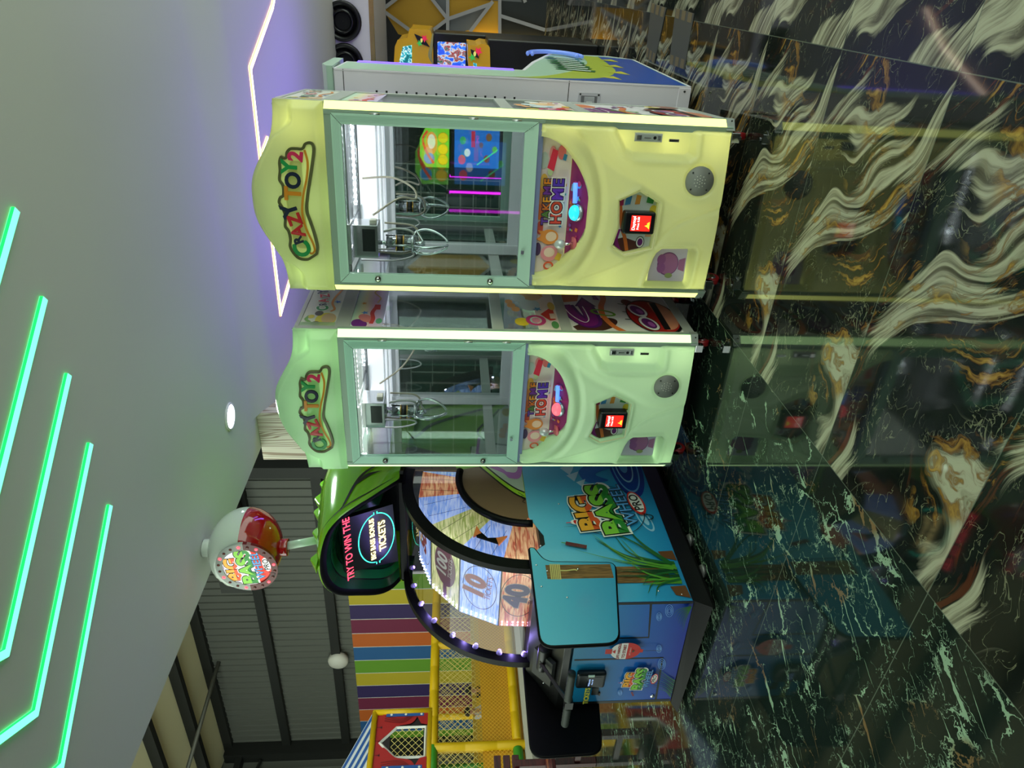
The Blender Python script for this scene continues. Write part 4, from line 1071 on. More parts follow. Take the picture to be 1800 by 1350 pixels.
    g.box(0.304, 0.324, -0.010, -0.004, 0.490, 0.512, CHROME); g.box(0.304, 0.324, -0.008, -0.004, 0.406, 0.420, SILVER); g.cyl((0.314, -0.004, 0.432), (0.314, -0.008, 0.432), 0.007, BLACK, 16); g.box(0.302, 0.327, -0.0068, -0.004, 0.405, 0.514, M((170, 176, 172), 0.35, 0.1))
    g.box(0.311, 0.316, -0.0085, -0.004, 0.448, 0.480, CHROME); g.build('coin_slot', root, bevel=0.001)
    g = G(); g.box(0.300, 0.312, -0.002, 0.006, 0.324, 0.368, CHROME); g.box(0.304, 0.308, -0.004, -0.001, 0.328, 0.364, BLACK); g.build('coin_return', root, bevel=0.001)
    g = G(); sp = M((134, 136, 130), 0.5, 0.0, name='speaker plate')
    yc = -0.052
    g.cyl((0.150, yc + 0.012, 0.223), (0.150, yc, 0.223), 0.062, sp, 40)
    for r_, n_ in ((0.0, 1), (0.012, 6), (0.024, 10)):
        for k in range(n_):
            th = 6.283 * k / n_; g.cyl((0.15 + r_ * math.cos(th), yc - 0.001, 0.223 + r_ * math.sin(th)), (0.15 + r_ * math.cos(th), yc + 0.002, 0.223 + r_ * math.sin(th)), 0.0024, M((214, 214, 200), 0.4), 8)
    for k in range(4):
        th = 0.785 + 1.571 * k; g.ball((0.15 + 0.05 * math.cos(th), yc - 0.0005, 0.223 + 0.05 * math.sin(th)), 0.004, BLACK, 8, 6)
    g.build('speaker', root)
    g = G(); g.box(-0.322, -0.160, 0.018, 0.024, 0.198, 0.372, M((206, 196, 226), 0.12, name='prize flap'))
    a = Art(g, (0, 0.0178, 0), (1, 0, 0), (0, 0, 1)); pk, pl_ = M((170, 110, 160), 0.3), M((120, 76, 130), 0.3)
    a.ell(-0.235, 0.285, 0.055, 0.05, pl_); a.ell(-0.235, 0.283, 0.050, 0.045, pk); a.ell(-0.255, 0.315, 0.024, 0.02, M((150, 90, 150), 0.3)); a.ell(-0.215, 0.318, 0.024, 0.02, M((150, 90, 150), 0.3)); a.poly([(-0.26, 0.235), (-0.215, 0.235), (-0.205, 0.205), (-0.27, 0.205)], pk); a.ell(-0.29, 0.275, 0.012, 0.018, M((150, 160, 110), 0.3))
    g.build('prize_flap', root)
    # --- side panels: glass, stickers, lower print
    for sx in (1, -1):
        fl = sx < 0; x = sx * (W2 - 0.010)
        xa = sx * (W2 - 0.0085)
        g = G(); g.box(min(x, x - sx * 0.003), max(x, x - sx * 0.003), 0.055, 0.665, 0.745, 1.76, glass((244, 250, 250), 0.14)); side_art_glass(g, xa, fl); g.build('side_glass', root)
        g = G(); g.box(min(x, x - sx * 0.006), max(x, x - sx * 0.006), 0.055, 0.665, Z0, 0.745, inner); side_art_lower(g, xa, fl); g.build('side_panel', root)
        g = G(); g.box(min(x, x - sx * 0.006), max(x, x - sx * 0.006), 0.055, 0.665, 1.79, 1.99, inner); side_art_top(g, xa, fl); g.build('header_side', root)
    # --- gantry, carriage, grabber and cables
    g = G()
    for y in (0.10, 0.50): g.tube([(-0.36, y, 1.745), (0.36, y, 1.745)], 0.008, SILVER, 10)
    gx = warmth['claw']
    for dx in (-0.06, 0.06): g.tube([(gx + dx, 0.08, 1.752), (gx + dx, 0.54, 1.752)], 0.007, SILVER, 10)
    for y in (0.09, 0.52): g.box(gx - 0.09, gx + 0.09, y - 0.015, y + 0.015, 1.735, 1.775, WHITE)
    g.build('gantry', root)
    cy = warmth['cy']
    g = G(); g.box(gx - 0.075, gx + 0.075, cy - 0.06, cy + 0.07, 1.62, 1.735, M((206, 208, 212), 0.15, 0.75, name='carriage sheet')); g.box(gx - 0.045, gx + 0.06, cy - 0.0615, cy - 0.058, 1.632, 1.690, M((58, 60, 62), 0.15, name='dark window')); g.box(gx + 0.07, gx + 0.09, cy - 0.02, cy + 0.02, 1.63, 1.66, M((230, 226, 206), 0.4)); g.build('carriage', root, bevel=0.002)
    claw_grabber(root, gx - 0.02, cy + 0.01, 1.622, 0)
    cab = M((196, 186, 166), 0.35, name='spring cable'); cw = M((222, 222, 220), 0.4, name='white cable')
    for pts, r, m_ in (([(gx - 0.07, cy + 0.03, 1.62), (gx - 0.075, cy + 0.03, 1.52), (gx - 0.05, cy + 0.04, 1.45), (gx, cy + 0.06, 1.435), (gx + 0.05, cy + 0.07, 1.47), (gx + 0.06, cy + 0.07, 1.60)], 0.0050, cab),
                      ([(gx + 0.03, cy + 0.02, 1.60), (gx + 0.045, cy + 0.02, 1.54), (gx + 0.03, cy + 0.03, 1.47), (gx - 0.02, cy + 0.03, 1.445)], 0.006, cw),
                      ([(warmth['loop'], 0.48, 1.72), (warmth['loop'] + 0.01, 0.47, 1.58), (warmth['loop'] - 0.03, 0.46, 1.48), (warmth['loop'] - 0.08, 0.44, 1.46), (gx + 0.15, 0.40, 1.54), (gx + 0.08, 0.33, 1.66)], 0.005, cab),
                      ([(-0.335, 0.30, 1.72), (-0.335, 0.30, 1.56), (-0.31, 0.30, 1.47), (-0.28, 0.29, 1.50), (-0.275, 0.28, 1.66)], 0.0045, cw)):
        g = G(); g.tube(sline(pts, 60), r, m_, 8); g.build('cable', root)
    # rows of white light dots under the roof
    for y in (0.09, 0.30, 0.52):
        g = G(); g.box(-0.33, 0.33, y - 0.012, y + 0.012, 1.770, 1.776, WHITE)
        dm = M((250, 250, 255), 0.4, emit=45.0, name='light dots')
        for k in range(22):
            xx = -0.315 + 0.63 * k / 21
            for dy in (-0.006, 0.006): g.box(xx - 0.004, xx + 0.004, y + dy - 0.003, y + dy + 0.003, 1.7675, 1.7702, dm)
        g.build('light_row', root)
    # --- castors and levelling feet
    red = M((126, 20, 24), 0.35, name='red castor rubber')
    for cx_, cy_, turn in ((0.33, 0.075, 0.2), (-0.33, 0.075, -0.3), (0.33, 0.60, 0.5), (-0.33, 0.60, 0.1)):
        g = G(); g.cyl((cx_, cy_, 0.095), (cx_, cy_, 0.082), 0.026, CHROME, 16)
        ux, uy = math.cos(turn), math.sin(turn)
        ax, ay = -uy, ux
        wc = (cx_ + ax * 0.018, cy_ + ay * 0.018, 0.034)
        for sg in (-1, 1):
            p = [(cx_ + ux * 0.019 * sg + ax * t, cy_ + uy * 0.019 * sg + ay * t, z) for t, z in ((-0.02, 0.085), (0.03, 0.085), (0.028, 0.03), (0.010, 0.028))]
            g.prism(p, (ux * 0.002, uy * 0.002, 0), CHROME)
        c = g.build('caster', root)
        g = G(); g.tube([(wc[0] - ux * 0.014, wc[1] - uy * 0.014, wc[2]), (wc[0] - ux * 0.012, wc[1] - uy * 0.012, wc[2]), (wc[0] + ux * 0.012, wc[1] + uy * 0.012, wc[2]), (wc[0] + ux * 0.014, wc[1] + uy * 0.014, wc[2])], [0.029, 0.034, 0.034, 0.029], red, 28)
        g.cyl((wc[0] - ux * 0.016, wc[1] - uy * 0.016, wc[2]), (wc[0] + ux * 0.016, wc[1] + uy * 0.016, wc[2]), 0.016, M((150, 150, 152), 0.3, 0.7), 16); g.build('wheel', c)
        g = G(); yy = cy_ - 0.04 if cy_ < 0.3 else cy_ + 0.03
        g.box(cx_ - 0.025, cx_ + 0.015, yy - 0.014, yy + 0.014, 0.05, 0.088, CHROME); g.cyl((cx_ - 0.005, yy, 0.088), (cx_ - 0.005, yy, 0.040), 0.006, CHROME, 10); g.build('leveling_foot', root, bevel=0.002)
    # --- lamps inside: light the milky front and the playfield
    def inl(name, p, e, c, s=0.05):
        o = lamp(name, 'POINT', p, e * 0.62, c, s); o.parent = root; return o
    for p, e, c in warmth['lamps']: inl('cabinet_lamp', p, e, c, 0.04)
    for lx_ in (-0.25, 0.25): inl('playfield_lamp', (lx_, 0.30, 1.755), 1.6, (244, 246, 255), 0.01)
    return root

YG, LG, MG, W_ = (246, 246, 160), (214, 246, 160), (214, 248, 204), (255, 250, 200)
ledY = M((246, 255, 140), 0.4, emit=1.5, name='yellow green light'); ledG = M((206, 255, 180), 0.4, emit=1.3, name='pale green light')
def lamp_rows(cr, cl, cm, ch):
    """rows of small lamps down both edges of the lower front and inside the header"""
    out = []
    for z, e in ((0.16, 0.55), (0.36, 0.40), (0.58, 0.40), (0.82, 0.50)):
        out += [((0.305, 0.075, z), e, cr), ((-0.305, 0.075, z), e, cl)]
    out += [((0.0, 0.25, 0.30), 0.95, cm), ((0.0, 0.20, 0.55), 0.8, cm)]
    out += [((0.30, 0.06, 1.91), 0.50, ch[0]), ((-0.30, 0.06, 1.91), 0.46, ch[1]), ((0.0, 0.07, 1.93), 0.62, ch[2])]
    return out
right_lamps = lamp_rows((250, 244, 150), (240, 246, 160), (226, 236, 180), ((244, 246, 150), (214, 246, 160), (214, 246, 165)))
left_lamps = lamp_rows((232, 250, 196), (216, 248, 196), (220, 244, 210), ((200, 250, 176), (190, 250, 180), (204, 248, 196)))
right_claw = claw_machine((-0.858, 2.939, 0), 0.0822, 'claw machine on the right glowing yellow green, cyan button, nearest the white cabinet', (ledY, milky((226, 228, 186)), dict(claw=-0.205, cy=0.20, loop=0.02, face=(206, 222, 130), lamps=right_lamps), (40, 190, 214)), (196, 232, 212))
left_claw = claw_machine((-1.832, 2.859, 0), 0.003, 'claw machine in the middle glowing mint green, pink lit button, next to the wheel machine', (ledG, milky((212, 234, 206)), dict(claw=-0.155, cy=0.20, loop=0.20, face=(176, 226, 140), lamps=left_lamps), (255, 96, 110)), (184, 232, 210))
for o in (right_claw, left_claw): o['group'] = 'claw machines side by side'
# ================================================================== PRIZE WHEEL MACHINE
BO = (-2.95, 2.95, 0.0)
bass = thing('wheel_machine', 'prize wheel machine with green fish head hood, blue pond sides and red bobber on top', 'wheel machine', BO)
WY, WZ = 3.17, 0.84                   # wheel axis
XN, XF = -2.55, -3.34                 # right and left faces
def bg_(): return G(BO)
def wp(r, deg, x=XN): t = math.radians(deg); return (x, WY - r * math.cos(t), WZ + r * math.sin(t))
blackp = M((5, 5, 6), 0.45, name='black moulding', spec=0.12); satin = M((20, 21, 22), 0.5, name='black powder coat')
blue_side = ramp_z([(0.08, (34, 130, 186)), (0.35, (56, 166, 214)), (0.85, (110, 202, 234))], 0.22, 'pond print')
blue_front = ramp_z([(0.05, (22, 36, 148)), (0.30, (26, 92, 176)), (0.66, (30, 140, 184))], 0.22, 'deep pond print')
lime = M((124, 190, 22), 0.14, name='lime gelcoat', coat=0.6); limeflat = M((120, 176, 30), 0.3, name='lime print')
K_ = M((14, 18, 16), 0.35, name='black ink')

g = bg_(); g.box(XF, XN - 0.006, 2.246, 4.30, 0.075, 0.64, satin); g.box(XF, XN - 0.006, 2.56, 4.30, 0.64, 0.80, satin)
g.box(XF, XN - 0.03, 3.60, 4.30, 0.80, 1.90, satin)
g.build('cabinet', bass)
g = bg_(); g.prism([(XN + 0.07, 2.13, 0.03), (XN + 0.004, 2.235, 0.085), (XN + 0.004, 4.31, 0.085), (XN + 0.07, 4.36, 0.03)][::-1], (0, 0, 0.012), blackp)
g.loft([[(XN + 0.055, 2.16, 0.028), (XN + 0.055, 4.34, 0.028), (XF - 0.05, 4.34, 0.028), (XF - 0.05, 2.20, 0.028)], [(XN + 0.004, 2.236, 0.088), (XN + 0.004, 4.31, 0.088), (XF - 0.012, 4.31, 0.088), (XF - 0.012, 2.236, 0.062)]], blackp, smooth=False, capa=True, capb=True)
for y in (2.35, 2.62, 2.95, 3.3): g.ball((XN + 0.032, y, 0.062), 0.007, SILVER, 10, 6)
g.build('base_skirt', bass)
for x, y in ((XN + 0.03, 2.40), (XN + 0.03, 2.62), (XF + 0.1, 2.35), (XN - 0.05, 4.1), (XF + 0.1, 4.1)):
    g = bg_(); g.cyl((x, y, 0.0), (x, y, 0.010), 0.034, M((150, 150, 150), 0.4, 0.6, name='zinc'), 24, 0.030); g.cyl((x, y, 0.010), (x, y, 0.035), 0.010, SILVER, 12); g.build('foot', bass)

# ---- printed right side
g = bg_()
side = [(2.24, 0.088), (4.30, 0.088), (4.30, 0.842)] + [(WY - 0.375 * math.cos(math.radians(t)), WZ + 0.375 * math.sin(math.radians(t))) for t in (0,)] + [(2.70, 0.775), (2.63, 0.775), (2.575, 0.842), (2.24, 0.842)]
side[3] = (2.845, 0.842)
g.prism([(XN - 0.004, y, z) for y, z in side], (0.004, 0, 0), blue_side)
a = Art(g, (XN, 0, 0), (0, 1, 0), (0, 0, 1), 0.0003)
rip = [M((30, 60, 150), 0.25), M((90, 160, 220), 0.25), M((24, 70, 160), 0.25), M((150, 205, 235), 0.25)]
for cx, cz, rx, rz, m in ((3.30, 0.20, 0.30, 0.100, 0), (3.30, 0.205, 0.25, 0.080, 1), (3.30, 0.205, 0.235, 0.072, 2), (3.31, 0.21, 0.17, 0.052, 3), (3.31, 0.21, 0.155, 0.045, 0), (3.32, 0.215, 0.09, 0.028, 1)):
    pts = [(cx + rx * math.cos(t / 20 * math.pi), max(0.092, cz + rz * math.sin(t / 20 * math.pi))) for t in range(40)]
    a.poly([p for p in pts], rip[m])
spl = M((44, 110, 190), 0.25); lsp = M((190, 226, 240), 0.25)
a.poly(sline([(3.30, 0.25), (3.22, 0.40), (3.16, 0.33), (3.14, 0.46), (3.24, 0.50), (3.33, 0.44), (3.42, 0.50), (3.46, 0.30), (3.30, 0.25)], 40)[:-1], spl)
for y, z, s in ((3.13, 0.50, 0.03), (3.19, 0.54, 0.04), (3.26, 0.56, 0.05)): a.poly([(y - s, z), (y, z - s * .5), (y + s * 1.4, z - s), (y + s * .4, z + s)], lsp)
for k, (rx, rz) in enumerate(((0.10, 0.034), (0.085, 0.027), (0.05, 0.016))): a.ell(2.815, 0.195, rx, rz, (rip[3], blue_side, rip[3])[k], 14)
# reeds, cat-tail, mooring post
gr1, gr2, gr3 = M((30, 96, 44), 0.3), M((84, 150, 50), 0.3), M((20, 64, 34), 0.3)
bark = wood((96, 66, 34), (140, 100, 56), 2, 9, 10, 0.35, 'printed bark'); barkd = M((104, 66, 38), 0.35)
a.rect(2.352, 2.462, 0.17, 0.47, bark)
for x0, x1 in ((2.25, 2.33), (2.50, 2.57)): a.poly([(x0, 0.100), (x1, 0.105), (x1 - 0.005, 0.185), (x0 + 0.02, 0.17)], barkd)
rnd = random.Random(4)
for k in range(26):
    x0 = 2.41 + rnd.uniform(-0.07, 0.07); ln = rnd.uniform(0.25, 0.46); lean = rnd.uniform(-0.16, 0.36)
    if lean < 0: ln *= 0.6
    p = sline([(x0, 0.12), (x0 + lean * 0.25, 0.12 + ln * 0.55), (x0 + lean * 0.75, 0.12 + ln * (0.9 if k % 3 else 0.75))], 16)
    p = [(max(2.245, min(y, 3.2)), z) for y, z in p]
    a.line(p, 0.017, (gr1, gr2, gr3)[k % 3], taper=True)
a.line(sline([(2.46, 0.14), (2.66, 0.34), (2.745, 0.55), (2.75, 0.66)], 16), 0.012, gr1, taper=True); a.line(sline([(2.47, 0.14), (2.62, 0.26), (2.78, 0.33)], 16), 0.020, gr1, taper=True)
a.line(sline([(2.43, 0.14), (2.50, 0.42), (2.575, 0.625)], 16), 0.010, gr2, taper=True)
a.line([(2.595, 0.560), (2.625, 0.668)], 0.026, M((96, 26, 40), 0.3)); a.line([(2.625, 0.668), (2.63, 0.69)], 0.006, gr2)

def wheel_logo(a, cx, cy, s, rot=8, lit=0.0):
    r = math.radians(rot); ca, sa = math.cos(r), math.sin(r)
    def T(x, y): return (cx + (x * ca - y * sa) * s, cy + (x * sa + y * ca) * s)
    def c(*v, e=1.0): return M(v, 0.35, emit=lit * e)
    ink = M((16, 20, 22), 0.4)
    white = c(240, 240, 236)
    for k in range(3): a.ring(*T(0, 0), 0.50 * s, 0.50 * s, 0.010 * s, ink, n=44, a0=60 + k, a1=380 + k) if k == 0 else None
    x, y = T(-0.17, 0.50); a.ell(x, y, 0.045 * s, 0.06 * s, white, rot); a.ell(*T(-0.17, 0.48), 0.045 * s, 0.04 * s, c(206, 40, 34), rot); a.line([T(-0.17, 0.55), T(-0.17, 0.62)], 0.014 * s, c(206, 40, 34))
    def word(t, x, y, size, m, m2=None, sx=1.0, ow=0.045, ow2=0.085, bold=0.05):
        p = T(x, y)
        a.text(t, *p, size * s, white, rot, bold + ow2, sx); a.text(t, *p, size * s, ink, rot, bold + ow, sx); a.text(t, *p, size * s, m, rot, bold, sx)
        if m2:   # lower half of the letters printed in a second colour
            vs, fs = text_mesh(t, bold); pts = []
            vs2 = [(vx, min(vz, -0.02)) for vx, vz in vs]
            for vx, vz in vs2:
                vx, vz = vx * size * s * sx, vz * size * s
                pts.append((p[0] + vx * ca - vz * sa, p[1] + vx * sa + vz * ca))
            a.g.add([a.P(*q_) for q_ in pts], fs, m2); a.k += 1
    word('BIG', -0.02, 0.30, 0.38, c(244, 170, 50), c(222, 86, 40), 1.15)
    word('BASS', 0.02, 0.00, 0.42, c(128, 196, 60), c(44, 132, 54), 1.10)
    word('WHEEL', 0.06, -0.25, 0.24, c(90, 160, 226), None, 1.05, 0.05, 0.05, 0.01)
    a.ell(*T(0.06, -0.44), 0.24 * s, 0.105 * s, c(206, 46, 34), rot); a.ell(*T(0.07, -0.44), 0.20 * s, 0.085 * s, white, rot)
    a.text('PRO', *T(0.07, -0.44), 0.17 * s, ink, rot, 0.02)
    a.ring(*T(-0.24, -0.50), 0.045 * s, 0.06 * s, 0.016 * s, ink, rot, 20, 150, 380); a.line([T(-0.19, -0.50), T(-0.15, -0.44)], 0.014 * s, ink)
wheel_logo(a, 2.885, 0.395, 0.42)
for y, z in ((2.275, 0.14), (2.30, 0.25), (2.95, 0.66), (2.62, 0.80)): g.ball((XN, y, z), 0.006, CHROME, 10, 6)
g.build('side_panel', bass)

# ---- upper side: fish mouth and body print
g = bg_()
arc = [(WY - 0.375 * math.cos(math.radians(t)), WZ + 0.375 * math.sin(math.radians(t))) for t in range(0, 104, 6)]
up = [(2.845, 0.842)] + arc[1:] + [(3.262, 1.58), (3.30, 1.86), (4.30, 1.86), (4.30, 0.842)]
tan = M((128, 100, 70), 0.35, name='tan print'); brown = M((74, 54, 36), 0.4, name='brown print')
g.prism([(XN - 0.004, y, z) for y, z in up], (0.004, 0, 0), tan)
a = Art(g, (XN, 0, 0), (0, 1, 0), (0, 0, 1), 0.0003); ew = M((232, 236, 230), 0.3); pkm = M((196, 120, 200), 0.3)
a.poly([(3.264, 1.215), (3.30, 1.86), (4.30, 1.86), (4.30, 0.845), (3.40, 0.845), (3.33, 1.00)], limeflat)
a.poly([(3.265, 1.23), (3.27, 1.58), (3.45, 1.70), (3.50, 1.5), (3.42, 1.3)], brown)
for k in range(4): a.line([(3.27, 1.30 + 0.08 * k), (3.44, 1.36 + 0.085 * k)], 0.004, K_)
lip = sline([(3.36, 1.15), (3.22, 1.05), (3.11, 0.97), (3.03, 0.90), (2.99, 0.846)], 26)
a.poly(lip + [(3.5, 0.846), (3.5, 1.15)], K_)
a.poly([(y + 0.012, z - 0.003) for y, z in lip] + [(3.5, 0.847), (3.5, 1.14)], M((178, 226, 50), 0.3)); a.poly([(y + 0.055, z) for y, z in lip] + [(3.5, 0.848), (3.5, 1.14)], M((208, 224, 196), 0.3))
a.line([(y + 0.060, z) for y, z in lip], 0.010, K_)
a.poly(sline([(3.42, 1.12), (3.30, 1.05), (3.23, 0.96), (3.18, 0.92), (3.22, 0.85), (3.6, 0.85), (3.6, 1.1)], 36), pkm); a.poly(sline([(3.44, 1.10), (3.33, 1.03), (3.27, 0.96), (3.24, 0.93), (3.27, 0.87), (3.6, 0.87), (3.6, 1.08)], 36), ew)
for k in range(3): a.line(sline([(3.05 - 0.03 * k, 0.875 - 0.02 * k + 0.01), (3.03 - 0.03 * k, 0.865), (3.015 - 0.03 * k, 0.85)], 8), 0.004, K_)
# body, scales and tail of the fish
belly = M((196, 206, 190), 0.3)
a.poly(sline([(3.50, 0.85), (3.55, 1.02), (3.66, 1.08), (3.80, 1.00), (3.95, 0.92), (4.02, 0.85)], 24), belly)
a.line(sline([(3.50, 0.86), (3.54, 1.02), (3.66, 1.10), (3.80, 1.02), (3.93, 0.94)], 24), 0.016, K_)
a.line(sline([(3.50, 1.70), (3.60, 1.50), (3.74, 1.40), (3.86, 1.20), (3.95, 1.02), (4.04, 0.95)], 26), 0.024, K_); a.line(sline([(3.56, 1.62), (3.80, 1.56), (3.96, 1.36), (4.02, 1.10), (4.06, 0.96)], 26), 0.018, K_)
for k in range(6): a.line(sline([(4.06, 0.98), (4.08 - 0.03 * k + 0.06, 0.95 - 0.01 * k), (4.16 - 0.05 * k, 0.90 - 0.012 * k)], 10), 0.006, K_)
for r_ in range(3):
    for k in range(7): a.ring(3.98 + 0.05 * r_ + 0.012 * k, 1.62 - 0.06 * k, 0.030, 0.030, 0.005, K_, n=10, a0=100, a1=260)
g.build('fish_panel', bass)
g = bg_(); g.tube([wp(0.385, t, XN + 0.006) for t in range(-2, 106, 4)], 0.021, blackp, 10); g.build('hub_trim', bass)

# ---- the wheel
oran = wood((186, 92, 56), (238, 196, 128), 0, 7, 9, 0.4, 'orange boards', 0.55); sky = wood((120, 168, 226), (196, 222, 248), 0, 7, 9, 0.4, 'blue boards', 0.6); oli = wood((150, 170, 70), (226, 230, 150), 0, 7, 9, 0.4, 'green boards', 0.5)  # boards glow by emission in place of the light inside the wheel
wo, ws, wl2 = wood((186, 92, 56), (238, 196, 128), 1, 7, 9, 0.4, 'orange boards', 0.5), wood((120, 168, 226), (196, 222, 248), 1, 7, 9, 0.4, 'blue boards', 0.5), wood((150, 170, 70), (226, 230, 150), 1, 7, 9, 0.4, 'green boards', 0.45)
cyc = {0: oran, 1: sky, 2: oli, 3: sky, 4: oran}
XA, XB, RW = -2.615, -3.10, 0.622
def wc(k): return [oran, sky, oli, sky][k % 4]
g = bg_()
for k in range(16):
    t0, t1 = -7.5 + 22.5 * k, 15 + 22.5 * k
    m = wc(k)
    P = [wp(RW, t0, XA), wp(RW, t1, XA), wp(0.10, t1, XA), wp(0.10, t0, XA)]
    g.quad(P[0], P[3], P[2], P[1], [wo, ws, wl2, ws][k % 4])
    g.quad(wp(RW, t0, XA), wp(RW, t1, XA), wp(RW, t1, XB), wp(RW, t0, XB), m)
    g.quad(wp(RW, t0, XB), wp(RW, t1, XB), wp(0.10, t1, XB), wp(0.10, t0, XB), satin)
    g.tube([wp(RW, t0, XA), wp(RW, t0, XB)], 0.004, blackp, 6)
# plank joints on the wedges and the printed ticket counts
for k in range(0, 5):
    t0 = -7.5 + 22.5 * k; tm = math.radians(t0 + 11.25)
    a = Art(g, (XA, WY, WZ), (0, -math.cos(tm), math.sin(tm)), (0, -math.sin(tm), -math.cos(tm)), 0.0004)
    a2 = Art(g, wp(RW * math.cos(math.radians(11.25)), t0 + 11.25, 0), (1, 0, 0), (0, math.sin(tm), math.cos(tm)), 0.0005)
    for dv in (-0.055, 0.055):
        g.tube([Vector((XA + 0.0008, WY, WZ)) + Vector((0, -math.cos(tm) * r - math.sin(tm) * dv * 0.9, math.sin(tm) * r - math.cos(tm) * dv * 0.9)) for r in (0.38, 0.60)], 0.0011, K_, 4)
    xm = (XA + XB) / 2 - 0.0
    a2.O = a2.O + Vector((xm, 0, 0))
    for dv in (-0.045, 0.04): a2.rect(-0.24, 0.24, dv, dv + 0.002, M((70, 90, 110), 0.4))
    ink = M((22, 26, 30), 0.4)
    if k == 0:
        a2.ring(0.0, 0.02, 0.16, 0.098, 0.004, ink); a2.label('40', 0.0, 0.03, 0.17, M((48, 32, 96), 0.4), M((226, 214, 170), 0.4), -8, 0.05, 0.03); a2.text('TICKETS', 0.02, -0.055, 0.045, M((48, 32, 96), 0.4), -4)
    elif k == 1:
        a2.ring(0.0, 0.0, 0.16, 0.100, 0.004, ink); a2.label('10', 0.0, 0.025, 0.16, M((206, 116, 90), 0.4), M((244, 236, 220), 0.4), -8, 0.05, 0.03); a2.text('TICKETS', 0.02, -0.055, 0.048, M((190, 100, 90), 0.4), -4)
    elif k == 2:
        mar = M((112, 26, 52), 0.4)
        a2.ell(0.02, 0.0, 0.150, 0.088, mar); a2.rect(-0.23, 0.20, -0.015, 0.015, mar); a2.rect(0.16, 0.21, -0.02, 0.02, mar)
        a2.label('100', 0.02, 0.022, 0.115, M((226, 226, 190), 0.4), None, -6, 0.03); a2.text('TICKETS', 0.03, -0.045, 0.040, M((226, 226, 190), 0.4), -4)
    elif k == 3:
        a2.ring(0.0, 0.0, 0.15, 0.098, 0.004, ink); a2.label('50', 0.0, 0.02, 0.15, M((214, 84, 60), 0.4), M((244, 236, 220), 0.4), -6, 0.05, 0.03)
wheel = g.build('wheel', bass)
dots = M((236, 240, 255), 0.4, emit=9.0, name='white light dot')
for k in range(0, 5):
    t0 = -7.5 + 22.5 * k; c0, c1 = Vector(wp(RW, t0, 0)), Vector(wp(RW, t0 + 22.5, 0)); tm = math.radians(t0 + 11.25); nn = Vector((0, -math.cos(tm), math.sin(tm)))
    g = bg_()
    for i in range(8):
        for x in (XB + 0.014, XB + 0.036): 
            c = c0.lerp(c1, 0.08 + 0.12 * i) + nn * 0.003; g.ball((x, c.y, c.z), 0.0042, dots if k != 0 else M((255, 190, 226), 0.4, emit=7.0, name='pink light dot'), 8, 5)
    g.build('light_row', wheel)
g = bg_(); g.prism([(XN - 0.012, *wp(r, t)[1:]) for r, t in ((0.50, 17), (0.555, 19), (0.555, 32), (0.50, 35.5), (0.535, 26))], (0.008, 0, 0), blackp)
po = M((232, 130, 70), 0.3, name='orange pointer tip')
g.prism([(XN - 0.013, *wp(r, t)[1:]) for r, t in ((0.485, 15.5), (0.565, 18.5), (0.52, 21.5))], (0.011, 0, 0), po); g.prism([(XN - 0.013, *wp(r, t)[1:]) for r, t in ((0.485, 37), (0.565, 33.5), (0.52, 31))], (0.011, 0, 0), po)
g.build('pointer', bass)
# ---- clear dome with its black rims and violet lights
clear = glass((236, 230, 255), 0.10, 'clear dome')
g = bg_(); ts = list(range(-4, 99, 3)); g.loft([[wp(0.695, t, XN - 0.02) for t in ts], [wp(0.695, t, -3.27) for t in ts]], clear, closed=False); g.build('dome', bass)
g = bg_(); g.loft([[wp(0.40, t, XN - 0.010) for t in ts], [wp(0.66, t, XN - 0.010) for t in ts]], clear, closed=False); g.build('side_window', bass)
def rim(x0, x1, r0, r1, name, t0=-3, t1=99):
    g = bg_(); tt = [t0 + (t1 - t0) * k / 40 for k in range(41)]
    g.loft([[p for p in (wp(r0, t, x0), wp(r1, t, x0), wp(r1, t, x1), wp(r0, t, x1))] for t in tt], blackp, closed=True, smooth=False, capa=True, capb=True)
    return g.build(name, bass)
rim(XN + 0.004, XN - 0.032, 0.652, 0.716, 'rim')
fr_ = rim(-3.262, -3.305, 0.668, 0.722, 'rim')
vl = M((150, 120, 255), 0.4, emit=8.0, name='violet bulb')
for t in (1, 13, 25, 38, 51, 64, 77, 90):
    g = bg_(); g.ball(wp(0.662, t, -3.258), 0.011, vl, 12, 8); g.ball(wp(0.672, t, -3.262), 0.017, M((210, 200, 240), 0.15, name='bulb cap'), 12, 8); g.build('bulb', fr_)
g = bg_(); g.box(XF + 0.01, XN + 0.01, 3.135, 3.215, 1.535, 1.578, blackp); g.build('cross_bar', bass, bevel=0.004)
for t in (7, 32, 57):      # the violet rim bulbs light the drum
    p = wp(0.650, t, -3.235); lamp('wheel_lamp', 'POINT', p, 1.3, (176, 160, 255), 0.008)
for t in (10, 45): lamp('wheel_lamp', 'POINT', wp(0.672, t, XN - 0.045), 1.1, (226, 226, 255), 0.006)

